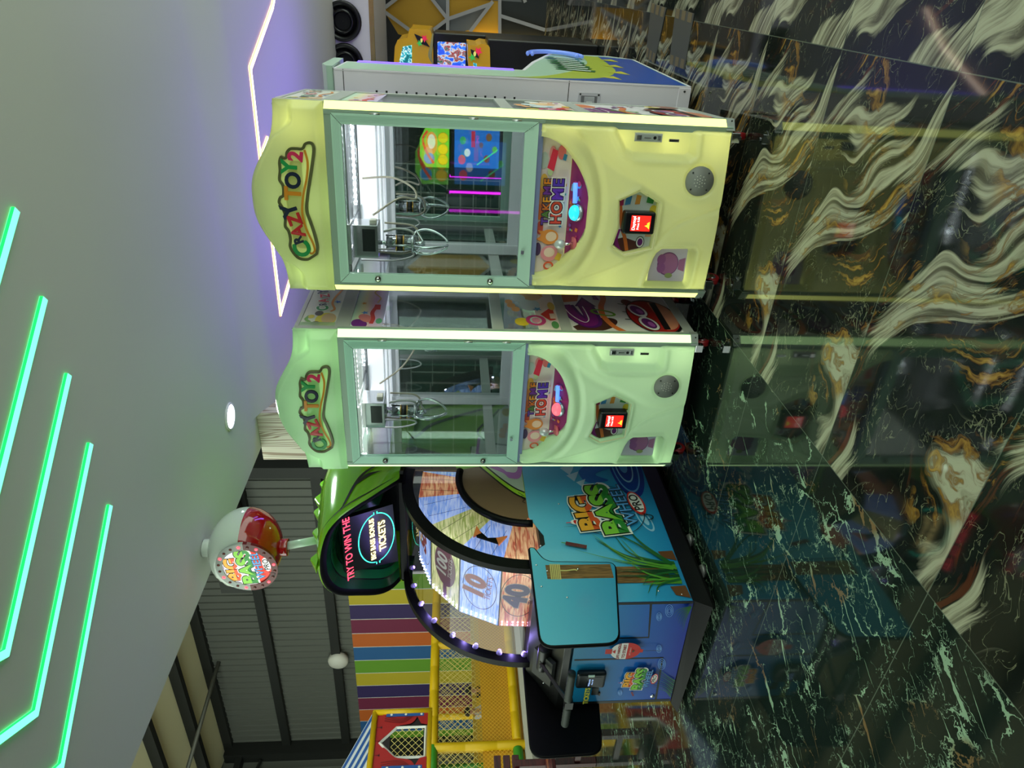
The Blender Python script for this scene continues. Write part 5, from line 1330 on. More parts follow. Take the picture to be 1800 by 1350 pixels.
# ---- fish head hood
M0, Mn = Vector((0, 3.15, 1.55)), Vector((0, 0.44, 0.38)).normalized()
lip = [(-2.51, 3.14, 1.561), (-2.525, 3.062, 1.652), (-2.538, 3.0, 1.723), (-2.545, 2.952, 1.78), (-2.568, 2.877, 1.867), (-2.62, 2.82, 1.932), (-2.704, 2.791, 1.965), (-2.803, 2.776, 1.983), (-2.918, 2.773, 1.986), (-3.029, 2.792, 1.964), (-3.13, 2.836, 1.914), (-3.23, 2.92, 1.816), (-3.325, 3.011, 1.711), (-3.351, 3.075, 1.636), (-3.324, 3.125, 1.579)]
NL = 48
L0 = resample([Vector(p) for p in sline(lip, 120)], NL)
cen = Vector((-2.93, 3.06, 1.66))
def grow(pts, out, vec):
    r = []
    for i, p in enumerate(pts):
        t = (pts[min(i + 1, NL - 1)] - pts[max(i - 1, 0)]).normalized(); o = Mn.cross(t); o.normalize()
        if o.dot(p - cen) < 0: o = -o
        r.append(p + o * out + Vector(vec))
    return r
def arch(y, top, hw, bot, pw=2.5):
    r = []
    for i in range(NL):
        f = i / (NL - 1); th = math.pi * f; cx_ = math.cos(th); sz = math.sin(th)
        x = -2.93 + hw * math.copysign(abs(cx_) ** (2 / pw), cx_); z = bot + (top - bot) * abs(sz) ** (2 / pw)
        r.append(Vector((x, y, z)))
    return r
l2 = L0; l1 = grow(L0, -0.016, (0, -0.008, 0.0)); l3 = grow(L0, 0.022, (0, 0.03, 0.010)); L0 = grow(L0, -0.036, (0, 0.012, -0.004))
g = bg_(); g.loft([L0, l1, l2], blackp, closed=False, flip=True); g.build('hood_lip', bass)
hoods = [l2, l3,  arch(3.16, 2.062, 0.470, 1.56), arch(3.35, 2.088, 0.485, 1.54), arch(3.60, 2.062, 0.470, 1.50), arch(3.85, 1.95, 0.430, 1.48), arch(4.12, 1.76, 0.38, 1.45), arch(4.28, 1.60, 0.33, 1.44)]
# black camouflage bands painted along the cheeks
g = bg_(); g.loft(hoods, lime, closed=False, flip=True); hood = g.build('hood', bass)
sub = hood.modifiers.new('round', 'SUBSURF'); sub.levels = 2; sub.render_levels = 2
def on_hood(f, t):
    """point on the outside of the hood: f along the arch (0..1), t along the loops"""
    k = min(int(t), len(hoods) - 2); u = t - k; i = f * (NL - 1); j = min(int(i), NL - 2); v = i - j
    a0 = hoods[k][j].lerp(hoods[k][j + 1], v); a1 = hoods[k + 1][j].lerp(hoods[k + 1][j + 1], v); p = a0.lerp(a1, u)
    return p + (p - Vector((-2.93, p.y, 1.6))).normalized() * 0.0035
for f0, f1, t0, t1, wd in ((0.02, 0.34, 0.5, 0.9, 0.020), (0.03, 0.28, 2.4, 0.7, 0.015), (0.66, 0.97, 0.6, 0.7, 0.03), (0.05, 0.16, 1.8, 1.5, 0.018)):
    g = bg_(); c = [on_hood(f0 + (f1 - f0) * k / 20, t0 + (t1 - t0) * k / 20) for k in range(21)]
    ww = [wd * max(0.12, math.sin(math.pi * (k + 1) / 22)) for k in range(21)]
    A_ = [on_hood(f0 + (f1 - f0) * k / 20, t0 + (t1 - t0) * k / 20 + ww[k] * 9) for k in range(21)]
    g.loft([[tuple(p) for p in c], [tuple(p) for p in A_]], K_, closed=False); g.build('cheek_stripe', hood)
for k in range(7):
    g = bg_(); f = 0.44 + 0.012 * k; p = on_hood(0.40 - 0.03 * k if k < 4 else 0.30 - 0.02 * k, 1.0 + 0.55 * k) if False else on_hood(0.46, 1.0 + 0.62 * k)
    yv = p.y; q0 = p - Vector((0, 0, 0.02))
    g.loft([[q0 + Vector((0.022, -0.07, 0)), q0 + Vector((0.022, 0.07, 0)), q0 + Vector((-0.022, 0.07, 0)), q0 + Vector((-0.022, -0.07, 0))], [q0 + Vector((0.006, 0.012, 0.046)), q0 + Vector((0.006, 0.03, 0.046)), q0 + Vector((-0.006, 0.03, 0.046)), q0 + Vector((-0.006, 0.012, 0.046))]], lime, smooth=False, capb=True)
    g.build('dorsal_spike', hood, bevel=0.006, seg=3)
# throat: stepped dark green rings running back to the display
dg = M((34, 128, 66), 0.22, name='dark green throat'); dg2 = M((18, 78, 44), 0.25, name='deep green throat')
scr_c = Vector((-2.88, 3.12, 1.72)); rings = [L0]
for k in range(1, 7):
    s = 1 - 0.06 * k; rings.append([scr_c + (p - scr_c) * s + Vector((0, 0.055 * k, 0.0)) for p in L0])
g = bg_()
for k in range(6):
    nxt = rings[k + 1]; mid = [a_.lerp(b_, 0.88) for a_, b_ in zip(rings[k], nxt)]
    g.loft([rings[k], mid], dg if k % 2 else dg2, closed=False, smooth=True); g.loft([mid, nxt], K_, closed=False, smooth=True)
g.loft([rings[6], [scr_c + Vector((0, 0.2, 0))] * NL], dg2, closed=False)
g.quad(L0[0], L0[-1], L0[-1] + Vector((0, 0.35, 0)), L0[0] + Vector((0, 0.35, 0)), dg2)
g.build('throat', bass)
# display
st, sb = Vector((-2.9, 2.868, 1.888)), Vector((-2.9, 3.065, 1.585)); sv = (sb - st); sn = Vector((1, 0, 0)).cross(-sv).normalized()
def SP(x, y): p = PP(x, y, st, sn); d = p - st; return (d.x, -d.dot(sv.normalized()))
tl, tr, br, bl = SP(607, 1007), SP(599, 914), SP(690, 886), SP(700, 986)
g = bg_(); vv = -sv.normalized()
def S3(p, d=0.0): return st + Vector((1, 0, 0)) * p[0] + vv * p[1] + sn * d
g.prism([S3(p, 0.002) for p in (bl, br, tr, tl)], -sn * 0.03, M((6, 6, 8), 0.25, name='black display'))
a = Art(g, st + sn * 0.002, (1, 0, 0), vv, 0.0006)
cxs = (tl[0] + tr[0] + bl[0] + br[0]) / 4; hgt = (tl[1] + tr[1] - bl[1] - br[1]) / 2; cys = (tl[1] + bl[1]) / 2; wid = tr[0] - tl[0]
led_r, led_y, led_c = M((255, 60, 84), 0.4, emit=3.0, name='red display text'), M((255, 236, 150), 0.4, emit=3.0, name='yellow display text'), M((60, 255, 206), 0.4, emit=2.4, name='cyan display line')
a.text('TRY TO WIN THE', cxs, tl[1] - hgt * 0.10, wid * 0.148, led_r, 0, 0.012)
a.ring(cxs - wid * 0.01, cys - hgt * 0.11, wid * 0.46, hgt * 0.345, wid * 0.014, led_c, n=48, a0=8, a1=172); a.ring(cxs - wid * 0.01, cys - hgt * 0.11, wid * 0.46, hgt * 0.345, wid * 0.014, led_c, n=48, a0=188, a1=352)
for sg in (-1, 1):
    for vv_ in (0.03, -0.03): a.line([(cxs - wid * .01 + sg * wid * 0.455, cys - hgt * 0.11 + vv_ * hgt), (cxs - wid * .01 + sg * wid * 0.50, cys - hgt * 0.11 + vv_ * hgt)], wid * 0.014, led_c)
a.text('BIG BASS BONUS', cxs, cys - hgt * 0.03, wid * 0.104, led_y, 0, 0.02); a.text('TICKETS', cxs, cys - hgt * 0.22, wid * 0.152, led_y, 0, 0.02)
g.build('display', bass)

# ---- bobber on top
PB, PT = Vector((-2.93, 3.08, 2.06)), Vector((-2.975, 3.08, 2.245))
g = bg_(); g.cyl(PB, PT, 0.024, M((196, 224, 204), 0.3, name='pale pole'), 18); g.build('topper_pole', bass)
bc = Vector((-2.985, 3.08, 2.474)); RX, RZ = 0.240, 0.208
whb, redb = M((220, 230, 220), 0.16, name='white gelcoat', coat=0.6), M((170, 16, 18), 0.10, name='red gelcoat', coat=0.8)
tilt = math.radians(4)
g = bg_(); g.ball(bc, (RX, RX, RZ), whb, 48, 16, 0, math.radians(94)); g.ball(bc, (RX, RX, RZ), redb, 48, 16, math.radians(94), math.pi)
g.v = [(p[0], max(p[1], bc.y - BO[1] - 0.152), p[2]) for p in g.v]      # the front is cut flat for the sign
bob = g.build('bobber', bass)
g = bg_(); g.cyl(bc + Vector((0, 0, RZ - 0.01)), bc + Vector((0, 0, RZ + 0.034)), 0.055, whb, 28); g.build('bobber_cap', bob, bevel=0.004)
g = bg_(); g.cyl(bc - Vector((0, 0, RZ - 0.012)), bc - Vector((0, 0, RZ + 0.034)), 0.052, redb, 28); g.build('bobber_collar', bob, bevel=0.004)
fy = bc.y - 0.158
g = bg_(); n_ = 48
def circ(r, y, rz=None): return [(bc.x + r * math.cos(t * 2 * math.pi / n_), y, bc.z - 0.043 + (rz or r) * math.sin(t * 2 * math.pi / n_)) for t in range(n_)]
half = [t for t in range(n_)]
def ringband(m, sel):
    a0, a1, a2, a3 = circ(0.187, fy + 0.012, 0.170), circ(0.182, fy - 0.004, 0.172), circ(0.138, fy - 0.006, 0.136), circ(0.134, fy + 0.02, 0.132)
    for L1, L2 in ((a0, a1), (a1, a2), (a2, a3)):
        for t in range(n_):
            if sel(t): g.add([L1[t], L1[(t + 1) % n_], L2[(t + 1) % n_], L2[t]], [(3, 2, 1, 0)], m, True)
ringband(M((176, 184, 178), 0.2, name='grey ring'), lambda t: t < n_ // 2); ringband(M((110, 12, 16), 0.15, name='dark red ring'), lambda t: t >= n_ // 2)
ringo = g.build('sign_ring', bob)
for k in range(20):
    t = 2 * math.pi * (k + 0.5) / 20; on = k % 3 == 0
    g = bg_(); g.ball((bc.x + 0.160 * math.cos(t), fy - 0.006, bc.z - 0.043 + 0.155 * math.sin(t)), (0.0085, 0.005, 0.0085), M((255, 50, 60), 0.3, emit=6.0, name='lit red bulb') if on else M((120, 60, 56), 0.25, name='unlit red bulb'), 12, 8); g.build('bulb', ringo)
g = bg_(); wl_ = M((238, 228, 246), 0.4, emit=0.75, name='lit sign face')
g.add([(p[0], fy + 0.004, p[2]) for p in circ(0.137, fy)] , [tuple(range(n_))], wl_)
a = Art(g, (bc.x, fy + 0.0035, bc.z - 0.043), (1, 0, 0), (0, 0, 1), 0.0005)
a.poly([(0.136 * math.cos(math.radians(t)), 0.136 * math.sin(math.radians(t))) for t in range(205, 356, 6)] + [(0.12, 0.03), (-0.02, -0.05)], M((222, 60, 44), 0.4, emit=0.6))
wheel_logo(a, -0.004, 0.0, 0.262, 6, 0.7)
g.build('sign', bob)

# ---- printed front
YF = 2.24
g = bg_(); g.prism([(x, YF, z) for x, z in ((XN - 0.01, 0.088), (XF, 0.066), (XF, 0.636), (-2.90, 0.650), (-2.86, 0.655), (XN - 0.01, 0.66))], (0, 0.005, 0), blue_front)
a = Art(g, (0, YF, 0), (1, 0, 0), (0, 0, 1), 0.0004)
for p in ([(-2.565, 0.300), (-2.815, 0.272), (-2.815, 0.62)], [(-2.975, 0.635), (-2.975, 0.172), (XF + 0.012, 0.150)]): a.line(p, 0.012, K_)
a.line([(XF + 0.008, 0.07), (XF + 0.008, 0.63)], 0.02, K_); a.line([(XN - 0.014, 0.09), (XN - 0.014, 0.65)], 0.016, K_)
rr = M((110, 160, 226), 0.3)
for cx, cz, sx in ((-2.62, 0.20, 0.045), (-2.66, 0.245, 0.03), (-2.90, 0.205, 0.03), (-3.02, 0.17, 0.045), (-3.245, 0.36, 0.024)):
    for q_ in (1.0, 0.66, 0.36): a.ring(cx, cz, sx * q_, sx * q_ * 0.42, 0.003, rr, 12, 24)
for k in range(9): a.line(sline([(-3.16 - 0.016 * k, 0.075), (-3.14 - 0.014 * k + 0.02, 0.12), (-3.05 - 0.02 * k, 0.19)], 10), 0.008, (gr1, gr3)[k % 2], taper=True)
a.line([(-3.27, 0.285), (-3.235, 0.300)], 0.010, M((110, 30, 60), 0.3))
for k in range(7): a.line(sline([(-2.58, 0.10), (-2.60 - 0.012 * k, 0.16 - 0.008 * k), (-2.64 - 0.02 * k, 0.18 - 0.012 * k)], 8), 0.006, gr1, taper=True)
wheel_logo(a, -3.125, 0.275, 0.175, -3)
a.line([(-2.885, 0.33), (-2.89, 0.20)], 0.003, K_)
ry = M((196, 40, 34), 0.3)
a.ell(-2.885, 0.385, 0.062, 0.078, ry); a.ell(-2.885, 0.402, 0.060, 0.060, M((230, 230, 226), 0.3), 0, 0, 180); a.rect(-2.945, -2.825, 0.378, 0.404, M((230, 230, 226), 0.3)); a.rect(-2.903, -2.867, 0.455, 0.490, ry); a.rect(-2.897, -2.873, 0.296, 0.315, ry)
a.text('LIFT HANDLE', -2.885, 0.420, 0.020, M((150, 20, 20), 0.3), 0, 0.03); a.text('TO START', -2.885, 0.392, 0.022, M((150, 20, 20), 0.3), 0, 0.03); a.poly([(-2.90, 0.438), (-2.87, 0.438), (-2.885, 0.454)], ry); a.text('LIFT HANDLE', -2.885, 0.362, 0.010, M((240, 220, 210), 0.3)); a.poly([(-2.895, 0.352), (-2.875, 0.352), (-2.885, 0.338)], M((40, 70, 40), 0.3))
a.label('TICKETS', -3.235, 0.545, 0.036, M((226, 226, 80), 0.3), M((30, 90, 60), 0.3), 0, 0.03, 0.04)
for x, z in ((-3.30, 0.625), (-3.29, 0.175)): g.cyl((x, YF + 0.002, z), (x, YF - 0.006, z), 0.011, CHROME, 16)
g.build('front_panel', bass)
g = bg_(); g.prism([(-3.262, YF - 0.004, 0.475), (-3.205, YF - 0.004, 0.480), (-3.205, YF - 0.004, 0.515), (-3.262, YF - 0.004, 0.515)], (0, 0.006, 0), BLACK); g.box(-3.26, -3.24, YF - 0.010, YF, 0.468, 0.478, BLACK); g.build('ticket_slot', bass)
g = bg_(); g.box(-3.165, -3.045, YF - 0.035, YF - 0.001, 0.46, 0.615, M((14, 22, 28), 0.22, name='reader plastic')); crd = g.build('card_reader', bass, bevel=0.014, seg=3)
g = bg_(); g.box(-3.140, -3.070, YF - 0.0362, YF - 0.034, 0.486, 0.560, M((10, 14, 26), 0.1, emit=0.2, name='dark screen')); a = Art(g, (0, YF - 0.0363, 0), (1, 0, 0), (0, 0, 1)); wt = M((150, 180, 230), 0.3, emit=1.2, name='pale screen text')
a.text('Welcome', -3.112, 0.548, 0.014, wt, offset=0.02); a.text('Price: 7.20', -3.108, 0.532, 0.010, wt, offset=0.02); g.box(-3.078, -3.054, YF - 0.0365, YF - 0.034, 0.495, 0.545, M((190, 210, 200), 0.3)) if False else None
g.box(-3.068, -3.052, YF - 0.0368, YF - 0.034, 0.525, 0.558, M((190, 214, 200), 0.3, name='pale sticker')); g.build('screen', crd)

# ---- console between the wings, wings, crank handle
g = bg_(); dk2 = M((10, 11, 11), 0.35, name='black console')
prof = [(2.246, 0.640), (2.225, 0.662), (2.235, 0.695), (2.30, 0.735), (2.40, 0.790), (2.47, 0.838), (2.60, 0.840), (2.60, 0.64)]
g.loft([[(XN - 0.03, y, z) for y, z in prof], [(XF - 0.02, y, z) for y, z in prof]], dk2, smooth=False, capa=True, capb=True)
g.prism([(-3.02, 2.262, 0.722), (-3.20, 2.262, 0.722), (-3.26, 2.40, 0.80), (-3.06, 2.40, 0.80)], (0, -0.014, 0.020), M((46, 48, 48), 0.45, name='grey facet'))
g.prism([(-2.70, 2.262, 0.722), (-2.88, 2.262, 0.722), (-2.84, 2.40, 0.80), (-2.66, 2.40, 0.80)], (0, -0.014, 0.020), dk2)
for x, y, z in ((-3.28, 2.33, 0.758), (-3.22, 2.29, 0.735), (-2.66, 2.30, 0.74)): g.ball((x, y, z), 0.006, CHROME, 8, 6)
g.build('console', bass, bevel=0.006)
def wing(x, m_out, name_pts, art):
    P = name_pts; g = bg_()
    g.prism([(x, y, z) for y, z in P], (-0.016, 0, 0), m_out, side=blackp)
    g.tube([(x - 0.010, y, z) for y, z in P], 0.010, blackp, 8, closed=True)
    if art:
        a = Art(g, (x, 0, 0), (0, 1, 0), (0, 0, 1), 0.0004)
        a.poly(sline([(2.352, 0.472), (2.352, 0.80), (2.36, 0.808), (2.43, 0.808), (2.440, 0.80), (2.444, 0.462)], 6), bark) if False else a.rect(2.348, 2.440, 0.470, 0.800, bark)
        rp = M((206, 196, 120), 0.5)
        for k in range(6): a.line([(2.343, 0.735 + 0.009 * k), (2.445, 0.730 + 0.009 * k)], 0.006, rp)
        a.line(sline([(2.40, 0.735), (2.398, 0.70), (2.404, 0.66), (2.398, 0.645)], 10), 0.008, rp)
        for y, z in ((2.44, 0.845), (2.40, 0.795), (2.30, 0.835), (2.23, 0.72), (2.41, 0.64)): g.ball((x, y, z), 0.006, CHROME, 10, 6)
    return g
def rounded(P, r=0.05, n=6):
    out = []; N = len(P)
    for i in range(N):
        p, a_, b_ = Vector(P[i]), Vector(P[i - 1]), Vector(P[(i + 1) % N]); u = (a_ - p).normalized(); v = (b_ - p).normalized()
        rr_ = r[i] if hasattr(r, '__len__') else r
        for k in range(n + 1):
            t = k / n; q_ = (p + u * rr_) * (1 - t) ** 2 + p * 2 * t * (1 - t) + (p + v * rr_) * t ** 2; out.append((q_.x, q_.y))
    return out
WG = rounded([(1.965, 0.870), (1.972, 0.525), (2.447, 0.445), (2.52, 0.862)], [0.05, 0.055, 0.05, 0.03])
WG = rounded([(1.962, 0.872), (1.972, 0.525), (2.450, 0.445), (2.462, 0.80), (2.56, 0.846), (2.56, 0.866)], [0.06, 0.06, 0.04, 0.05, 0.008, 0.008])
wing(-2.505, ramp_z([(0.45, (44, 150, 196)), (0.87, (92, 192, 222))], 0.2, 'pond print of the wing'), WG, True).build('side_wing', bass)
WB = rounded([(1.975, 0.850), (1.985, 0.495), (2.46, 0.440), (2.56, 0.842)], [0.07, 0.06, 0.05, 0.02])
wing(-3.365, blackp, WB, False).build('side_wing', bass)
g = bg_(); g.cyl((-2.99, 2.33, 0.775), (-3.15, 2.33, 0.775), 0.034, dk2, 24); g.box(-3.12, -3.06, 2.30, 2.40, 0.72, 0.80, dk2); hub = g.build('crank_pivot', bass, bevel=0.004)
e1 = Vector((-3.02, 2.03, 0.690))
g = bg_(); g.tube([(-3.085, 2.31, 0.792), e1], 0.011, M((70, 72, 72), 0.3, 0.7, name='crank steel'), 4); g.box(-3.045, -2.995, 2.012, 2.048, 0.672, 0.712, BLACK); hd = g.build('crank_handle', bass)
for x0, x1 in ((-2.995, -2.79), (-3.045, -3.19)):
    g = bg_(); n_ = 13; pts = [(x0 + (x1 - x0) * k / (n_ - 1), 2.03, 0.693 + 0.004 * (x0 > -3.0)) for k in range(n_)]
    g.tube(pts, [0.019 + 0.0012 * (k % 2) for k in range(n_)], M((26, 36, 30), 0.65, name='ribbed rubber'), 20); g.build('grip', hd)
# ================================================================== WHITE CABINET ON THE RIGHT
CX, CY = -0.435, 3.80
O2 = (-0.85, 4.3, 0)
wc_ = thing('shooting_cabinet', 'tall white arcade cabinet with a row of vent slots behind the right claw machine', 'arcade cabinet', O2)
enamel = M((236, 230, 240), 0.35, name='white enamel sheet'); mint = M((176, 206, 188), 0.3, name='mint cap')
XL = -1.12
prof = [(CY, 0.035), (5.15, 0.035), (5.30, 0.20), (5.24, 0.62), (4.62, 0.80), (4.16, 0.90), (4.13, 1.86), (CY, 1.885)]
g = G(O2); g.prism([(XL, y, z) for y, z in prof], (CX - XL, 0, 0), enamel)
body = g.build('body', wc_, bevel=0.008)
g = G(O2); g.prism([(XL, y, z) for y, z in ((CY - 0.012, 1.885), (CY - 0.012, 1.915), (CY + 0.06, 1.945), (4.16, 1.93), (4.16, 1.88))], (CX - XL + 0.012, 0, 0), mint); g.build('cap', wc_, bevel=0.006)
g = G(O2); a = Art(g, (CX + 0.0005, 0, 0), (0, 1, 0), (0, 0, 1), 0.0004)
P2 = [(CY + 0.012, 0.05), (5.13, 0.05), (5.27, 0.21), (5.21, 0.60), (4.60, 0.78), (4.14, 0.885), (4.11, 1.85), (CY + 0.012, 1.87)]
a.poly(P2, M((176, 208, 184), 0.3, name='mint print'))
a.poly(sline([(CY + 0.015, 1.30), (CY + 0.05, 0.9), (4.2, 0.62), (4.7, 0.44), (5.2, 0.40)], 20) + [(5.13, 0.06), (CY + 0.015, 0.06)], M((176, 190, 60), 0.3)); a.poly(sline([(CY + 0.015, 0.85), (3.95, 0.5), (4.3, 0.34), (4.7, 0.30), (5.2, 0.28)], 20) + [(5.12, 0.06), (CY + 0.015, 0.06)], M((30, 76, 170), 0.3))
for y, z, s in ((4.0, 0.40, 0.07), (4.25, 0.30, 0.08), (4.6, 0.26, 0.08), (4.95, 0.22, 0.08)): a.poly([(y - s, z - .02), (y, z + s * 1.2), (y + s, z)], M((206, 200, 60), 0.3))
gdk, gwh = M((26, 104, 44), 0.3), M((226, 234, 226), 0.3)
for k in range(7):     # jagged green and white splash, not legible in the photograph
    y = 4.25 + 0.10 * k; a.poly([(y - 0.05, 0.48 + 0.03 * (k % 2)), (y + 0.03, 0.46), (y + 0.09, 0.66 - 0.03 * (k % 3)), (y + 0.02, 0.70)], gdk); a.poly([(y - 0.025, 0.50), (y + 0.012, 0.49), (y + 0.055, 0.62), (y + 0.02, 0.64)], gwh)
g.build('side_print', wc_)
g = G(O2); g.box(CX - 0.03, CX + 0.004, 4.10, 4.165, 0.95, 1.80, M((120, 90, 255), 0.3, emit=1.4, name='violet edge light')); g.build('edge_light', wc_)
sm = M((60, 58, 62), 0.5, name='seam'); g = G(O2)
for z in (0.685, 1.835): g.box(XL, CX - 0.002, CY - 0.001, CY + 0.001, z - 0.002, z + 0.002, sm)
g.box(CX - 0.010, CX - 0.006, CY - 0.0012, CY, 0.04, 1.88, M((210, 206, 214), 0.3))
g.build('panel_seam', wc_)
for k in range(15):
    z = 1.672 - 0.0505 * k; g = G(O2); g.box(-0.560, -0.528, CY - 0.002, CY + 0.002, z - 0.005, z + 0.005, BLACK); g.build('vent_slot', wc_)
g = G(O2); g.box(-0.60, -0.488, CY - 0.006, CY, 0.515, 0.632, M((206, 202, 212), 0.3)); g.box(-0.585, -0.503, CY - 0.0065, CY - 0.004, 0.530, 0.617, M((120, 118, 124), 0.4)); g.box(-0.58, -0.508, CY - 0.012, CY - 0.004, 0.545, 0.60, M((190, 188, 196), 0.3)); g.box(-0.56, -0.53, CY - 0.013, CY - 0.010, 0.557, 0.588, M((230, 228, 230), 0.3))
for x, z in ((-0.497, 0.622), (-0.497, 0.525), (-0.592, 0.622), (-0.592, 0.525)): g.ball((x, CY - 0.007, z), 0.005, BLACK, 8, 6)
g.build('power_inlet', wc_, bevel=0.002)
g = G(O2); g.box(XL, CX - 0.008, CY - 0.004, CY + 0.01, 0.035, 0.10, enamel); g.ball((-0.46, CY - 0.005, 0.07), 0.006, BLACK, 8, 6); g.build('kick_plate', wc_, bevel=0.003)
tubeb = M((120, 150, 240), 0.2, emit=0.25, name='clear blue hoop')
for r_ in (0.0, 0.03):
    g = G(O2); c = Vector((CX - 0.03, 5.0, 0.50)); pts = [(CX - 0.02 + 0.15 * math.sin(t * math.pi / 16), 4.80 + 0.45 * (1 - abs(t - 8) / 16), 0.62 + (0.16 - r_) * math.cos(t * math.pi / 16) * 0.9) for t in range(17)]
    g.tube([(CX + 0.02, 4.9 + (0.26 - r_) * math.sin(math.pi * t / 16) , 0.62 + (0.18 - r_) * math.cos(math.pi * t / 16)) for t in range(17)], 0.012, tubeb, 8); g.build('hoop', wc_)
for x, y in ((-0.5, 3.9), (-1.05, 3.9), (-0.5, 5.05), (-1.05, 5.05)):
    g = G(O2); g.cyl((x, y, 0), (x, y, 0.036), 0.025, BLACK, 16); g.build('foot', wc_)

# ------------------------------------------------------------------ yellow motorcycle arcade machines
yel = M((238, 176, 14), 0.28, name='yellow gelcoat', coat=0.4)
def screen_mat(name, cs, emit):
    m = bpy.data.materials.new(name); n, l, b = nodes_of(m); nt = m.node_tree
    tc = node(nt, 'ShaderNodeNewGeometry'); mp = node(nt, 'ShaderNodeMapping'); mp.inputs['Scale'].default_value = (13, 13, 9); l.new(tc.outputs['Position'], mp.inputs[0])
    nz = node(nt, 'ShaderNodeTexNoise'); nz.inputs['Scale'].default_value = 1.6; nz.inputs['Detail'].default_value = 3; l.new(mp.outputs[0], nz.inputs['Vector'])
    r = node(nt, 'ShaderNodeValToRGB'); r.color_ramp.interpolation = 'CONSTANT'; e = r.color_ramp.elements
    while len(e) < len(cs): e.new(0.5)
    for k, c in enumerate(cs): e[k].position = [0.0, 0.42, 0.48, 0.54, 0.60, 0.66][k]; e[k].color = srgb(c) + (1,)
    l.new(nz.outputs[0], r.inputs[0]); l.new(r.outputs[0], b.inputs['Emission Color']); b.inputs['Emission Strength'].default_value = emit
    b.inputs['Base Color'].default_value = (0.02, 0.02, 0.02, 1); b.inputs['Roughness'].default_value = 0.1
    return m
def moto(name, label, pts, Y, scr, logo, depth, vis, foot):
    """tall yellow console seen from its side; outline traced on its near face at distance Y"""
    P = [PY(x, y, Y) for x, y in pts]; c = sum(P, Vector()) / len(P)
    off = (c.x, Y + depth / 2, 0)
    r = thing(name, label, 'arcade machine', off)
    Q = [(p.x, p.z) for p in P]
    g = G(off); g.prism([(x, Y, z) for x, z in Q], (0, depth, 0), yel); g.build('shell', r, bevel=0.02, seg=3)
    zz = min(z for x, z in Q)
    g = G(off); g.box(c.x - 0.22, c.x + 0.10, Y + 0.05, Y + depth - 0.05, 0.0, zz + 0.03, BLACK); g.build('base', r, bevel=0.01)
    S = [PY(x, y, Y) for x, y in scr]; g = G(off); g.prism([(p.x, Y - 0.012, p.z) for p in S], (0, 0.010, 0), vis); g.build('screen', r)
    S = [PY(x, y, Y) for x, y in logo]; g = G(off); g.prism([(p.x, Y - 0.012, p.z) for p in S], (0, 0.010, 0), M((30, 26, 30), 0.2, name='dark badge'))
    m_ = sum(S, Vector()) / 4; a = Art(g, (m_.x, Y - 0.0125, m_.z), (1, 0, 0), (0, 0, 1), 0.0008); a.star(0.02, -0.03, 0.04, M((220, 40, 80), 0.3, emit=0.5), 20); a.star(-0.03, 0.02, 0.035, M((60, 180, 80), 0.3, emit=0.4)); a.ell(0.0, 0.0, 0.02, 0.012, M((230, 220, 120), 0.3, emit=0.4)); g.build('badge', r)
    return r
teal_scr = screen_mat('racing screen', [(20, 110, 120), (60, 190, 200), (200, 240, 236), (30, 130, 160), (70, 200, 220), (230, 250, 250)], 1.0)
moto('motorbike_arcade', 'yellow motorbike arcade machine with a teal lit screen above the white cabinet', [(692, 119), (694, 82), (699, 70), (716, 66), (720, 50), (757, 53), (761, 68), (762, 119)], 8.2,
     [(700, 116), (708, 82), (724, 79), (724, 118)], [(728, 59), (744, 66), (756, 83), (736, 75)], 0.7, teal_scr, 0)
moto('motorbike_arcade', 'smaller yellow motorbike arcade machine, further right of the blue street screen', [(823, 119), (822, 79), (838, 81), (846, 77), (858, 79), (861, 84), (862, 119)], 6.6,
     [(832, 118), (832, 110), (838, 112), (838, 118)], [(827, 86), (840, 92), (842, 103), (829, 96)], 0.6, teal_scr, 0)
a_, b_ = PY(763, 61, 7.4), PY(832, 124, 7.4)
x0, x1 = b_.x, a_.x + 0.02
offd = ((x0 + x1) / 2, 7.6, 0)
r = thing('display_cabinet', 'black display cabinet with a blue street scene screen between the yellow machines', 'arcade display', offd)
g = G(offd); g.box(x0, x1, 7.4, 7.8, 0.0, a_.z, BLACK); g.build('body', r, bevel=0.01)
S0, S1 = PY(769, 73, 7.39), PY(818, 121, 7.39)
g = G(offd); g.box(S1.x, S0.x, 7.388, 7.402, S1.z, S0.z, screen_mat('street screen', [(36, 80, 220), (50, 120, 240), (190, 190, 196), (150, 60, 60), (110, 112, 120), (40, 90, 60)], 1.1)); g.build('screen', r)
g = G(offd); 
for k in range(3):
    w_ = x1 - x0; g.tube(sline([(x0 + 0.02, 7.5 + 0.03 * k, a_.z + 0.012), (x0 + 0.3 * w_, 7.5 + 0.02 * k, a_.z + 0.03 + 0.012 * k), (x0 + 0.6 * w_, 7.52, a_.z + 0.02 + 0.008 * k), (x1 - 0.02, 7.54, a_.z + 0.014)], 20), 0.007, M((170, 160, 110), 0.5, name='pale cable'), 6)
g.build('cable', r)

# ------------------------------------------------------------------ machine opposite, seen in the mirror
OF = (-1.02, -2.6, 0)
fa = thing('fruit_arcade', 'arcade machine with a fruit marquee and blue game screen, mirrored inside the right claw machine', 'arcade machine', OF)
g = G(OF); g.box(-1.36, -0.68, -2.9, -2.3, 0.0, 1.30, M((40, 40, 46), 0.3, name='dark cabinet')); g.box(-1.30, -0.74, -2.9, -2.6, 1.3, 1.72, BLACK); g.build('body', fa, bevel=0.01)
g = G(OF); ya = -2.29
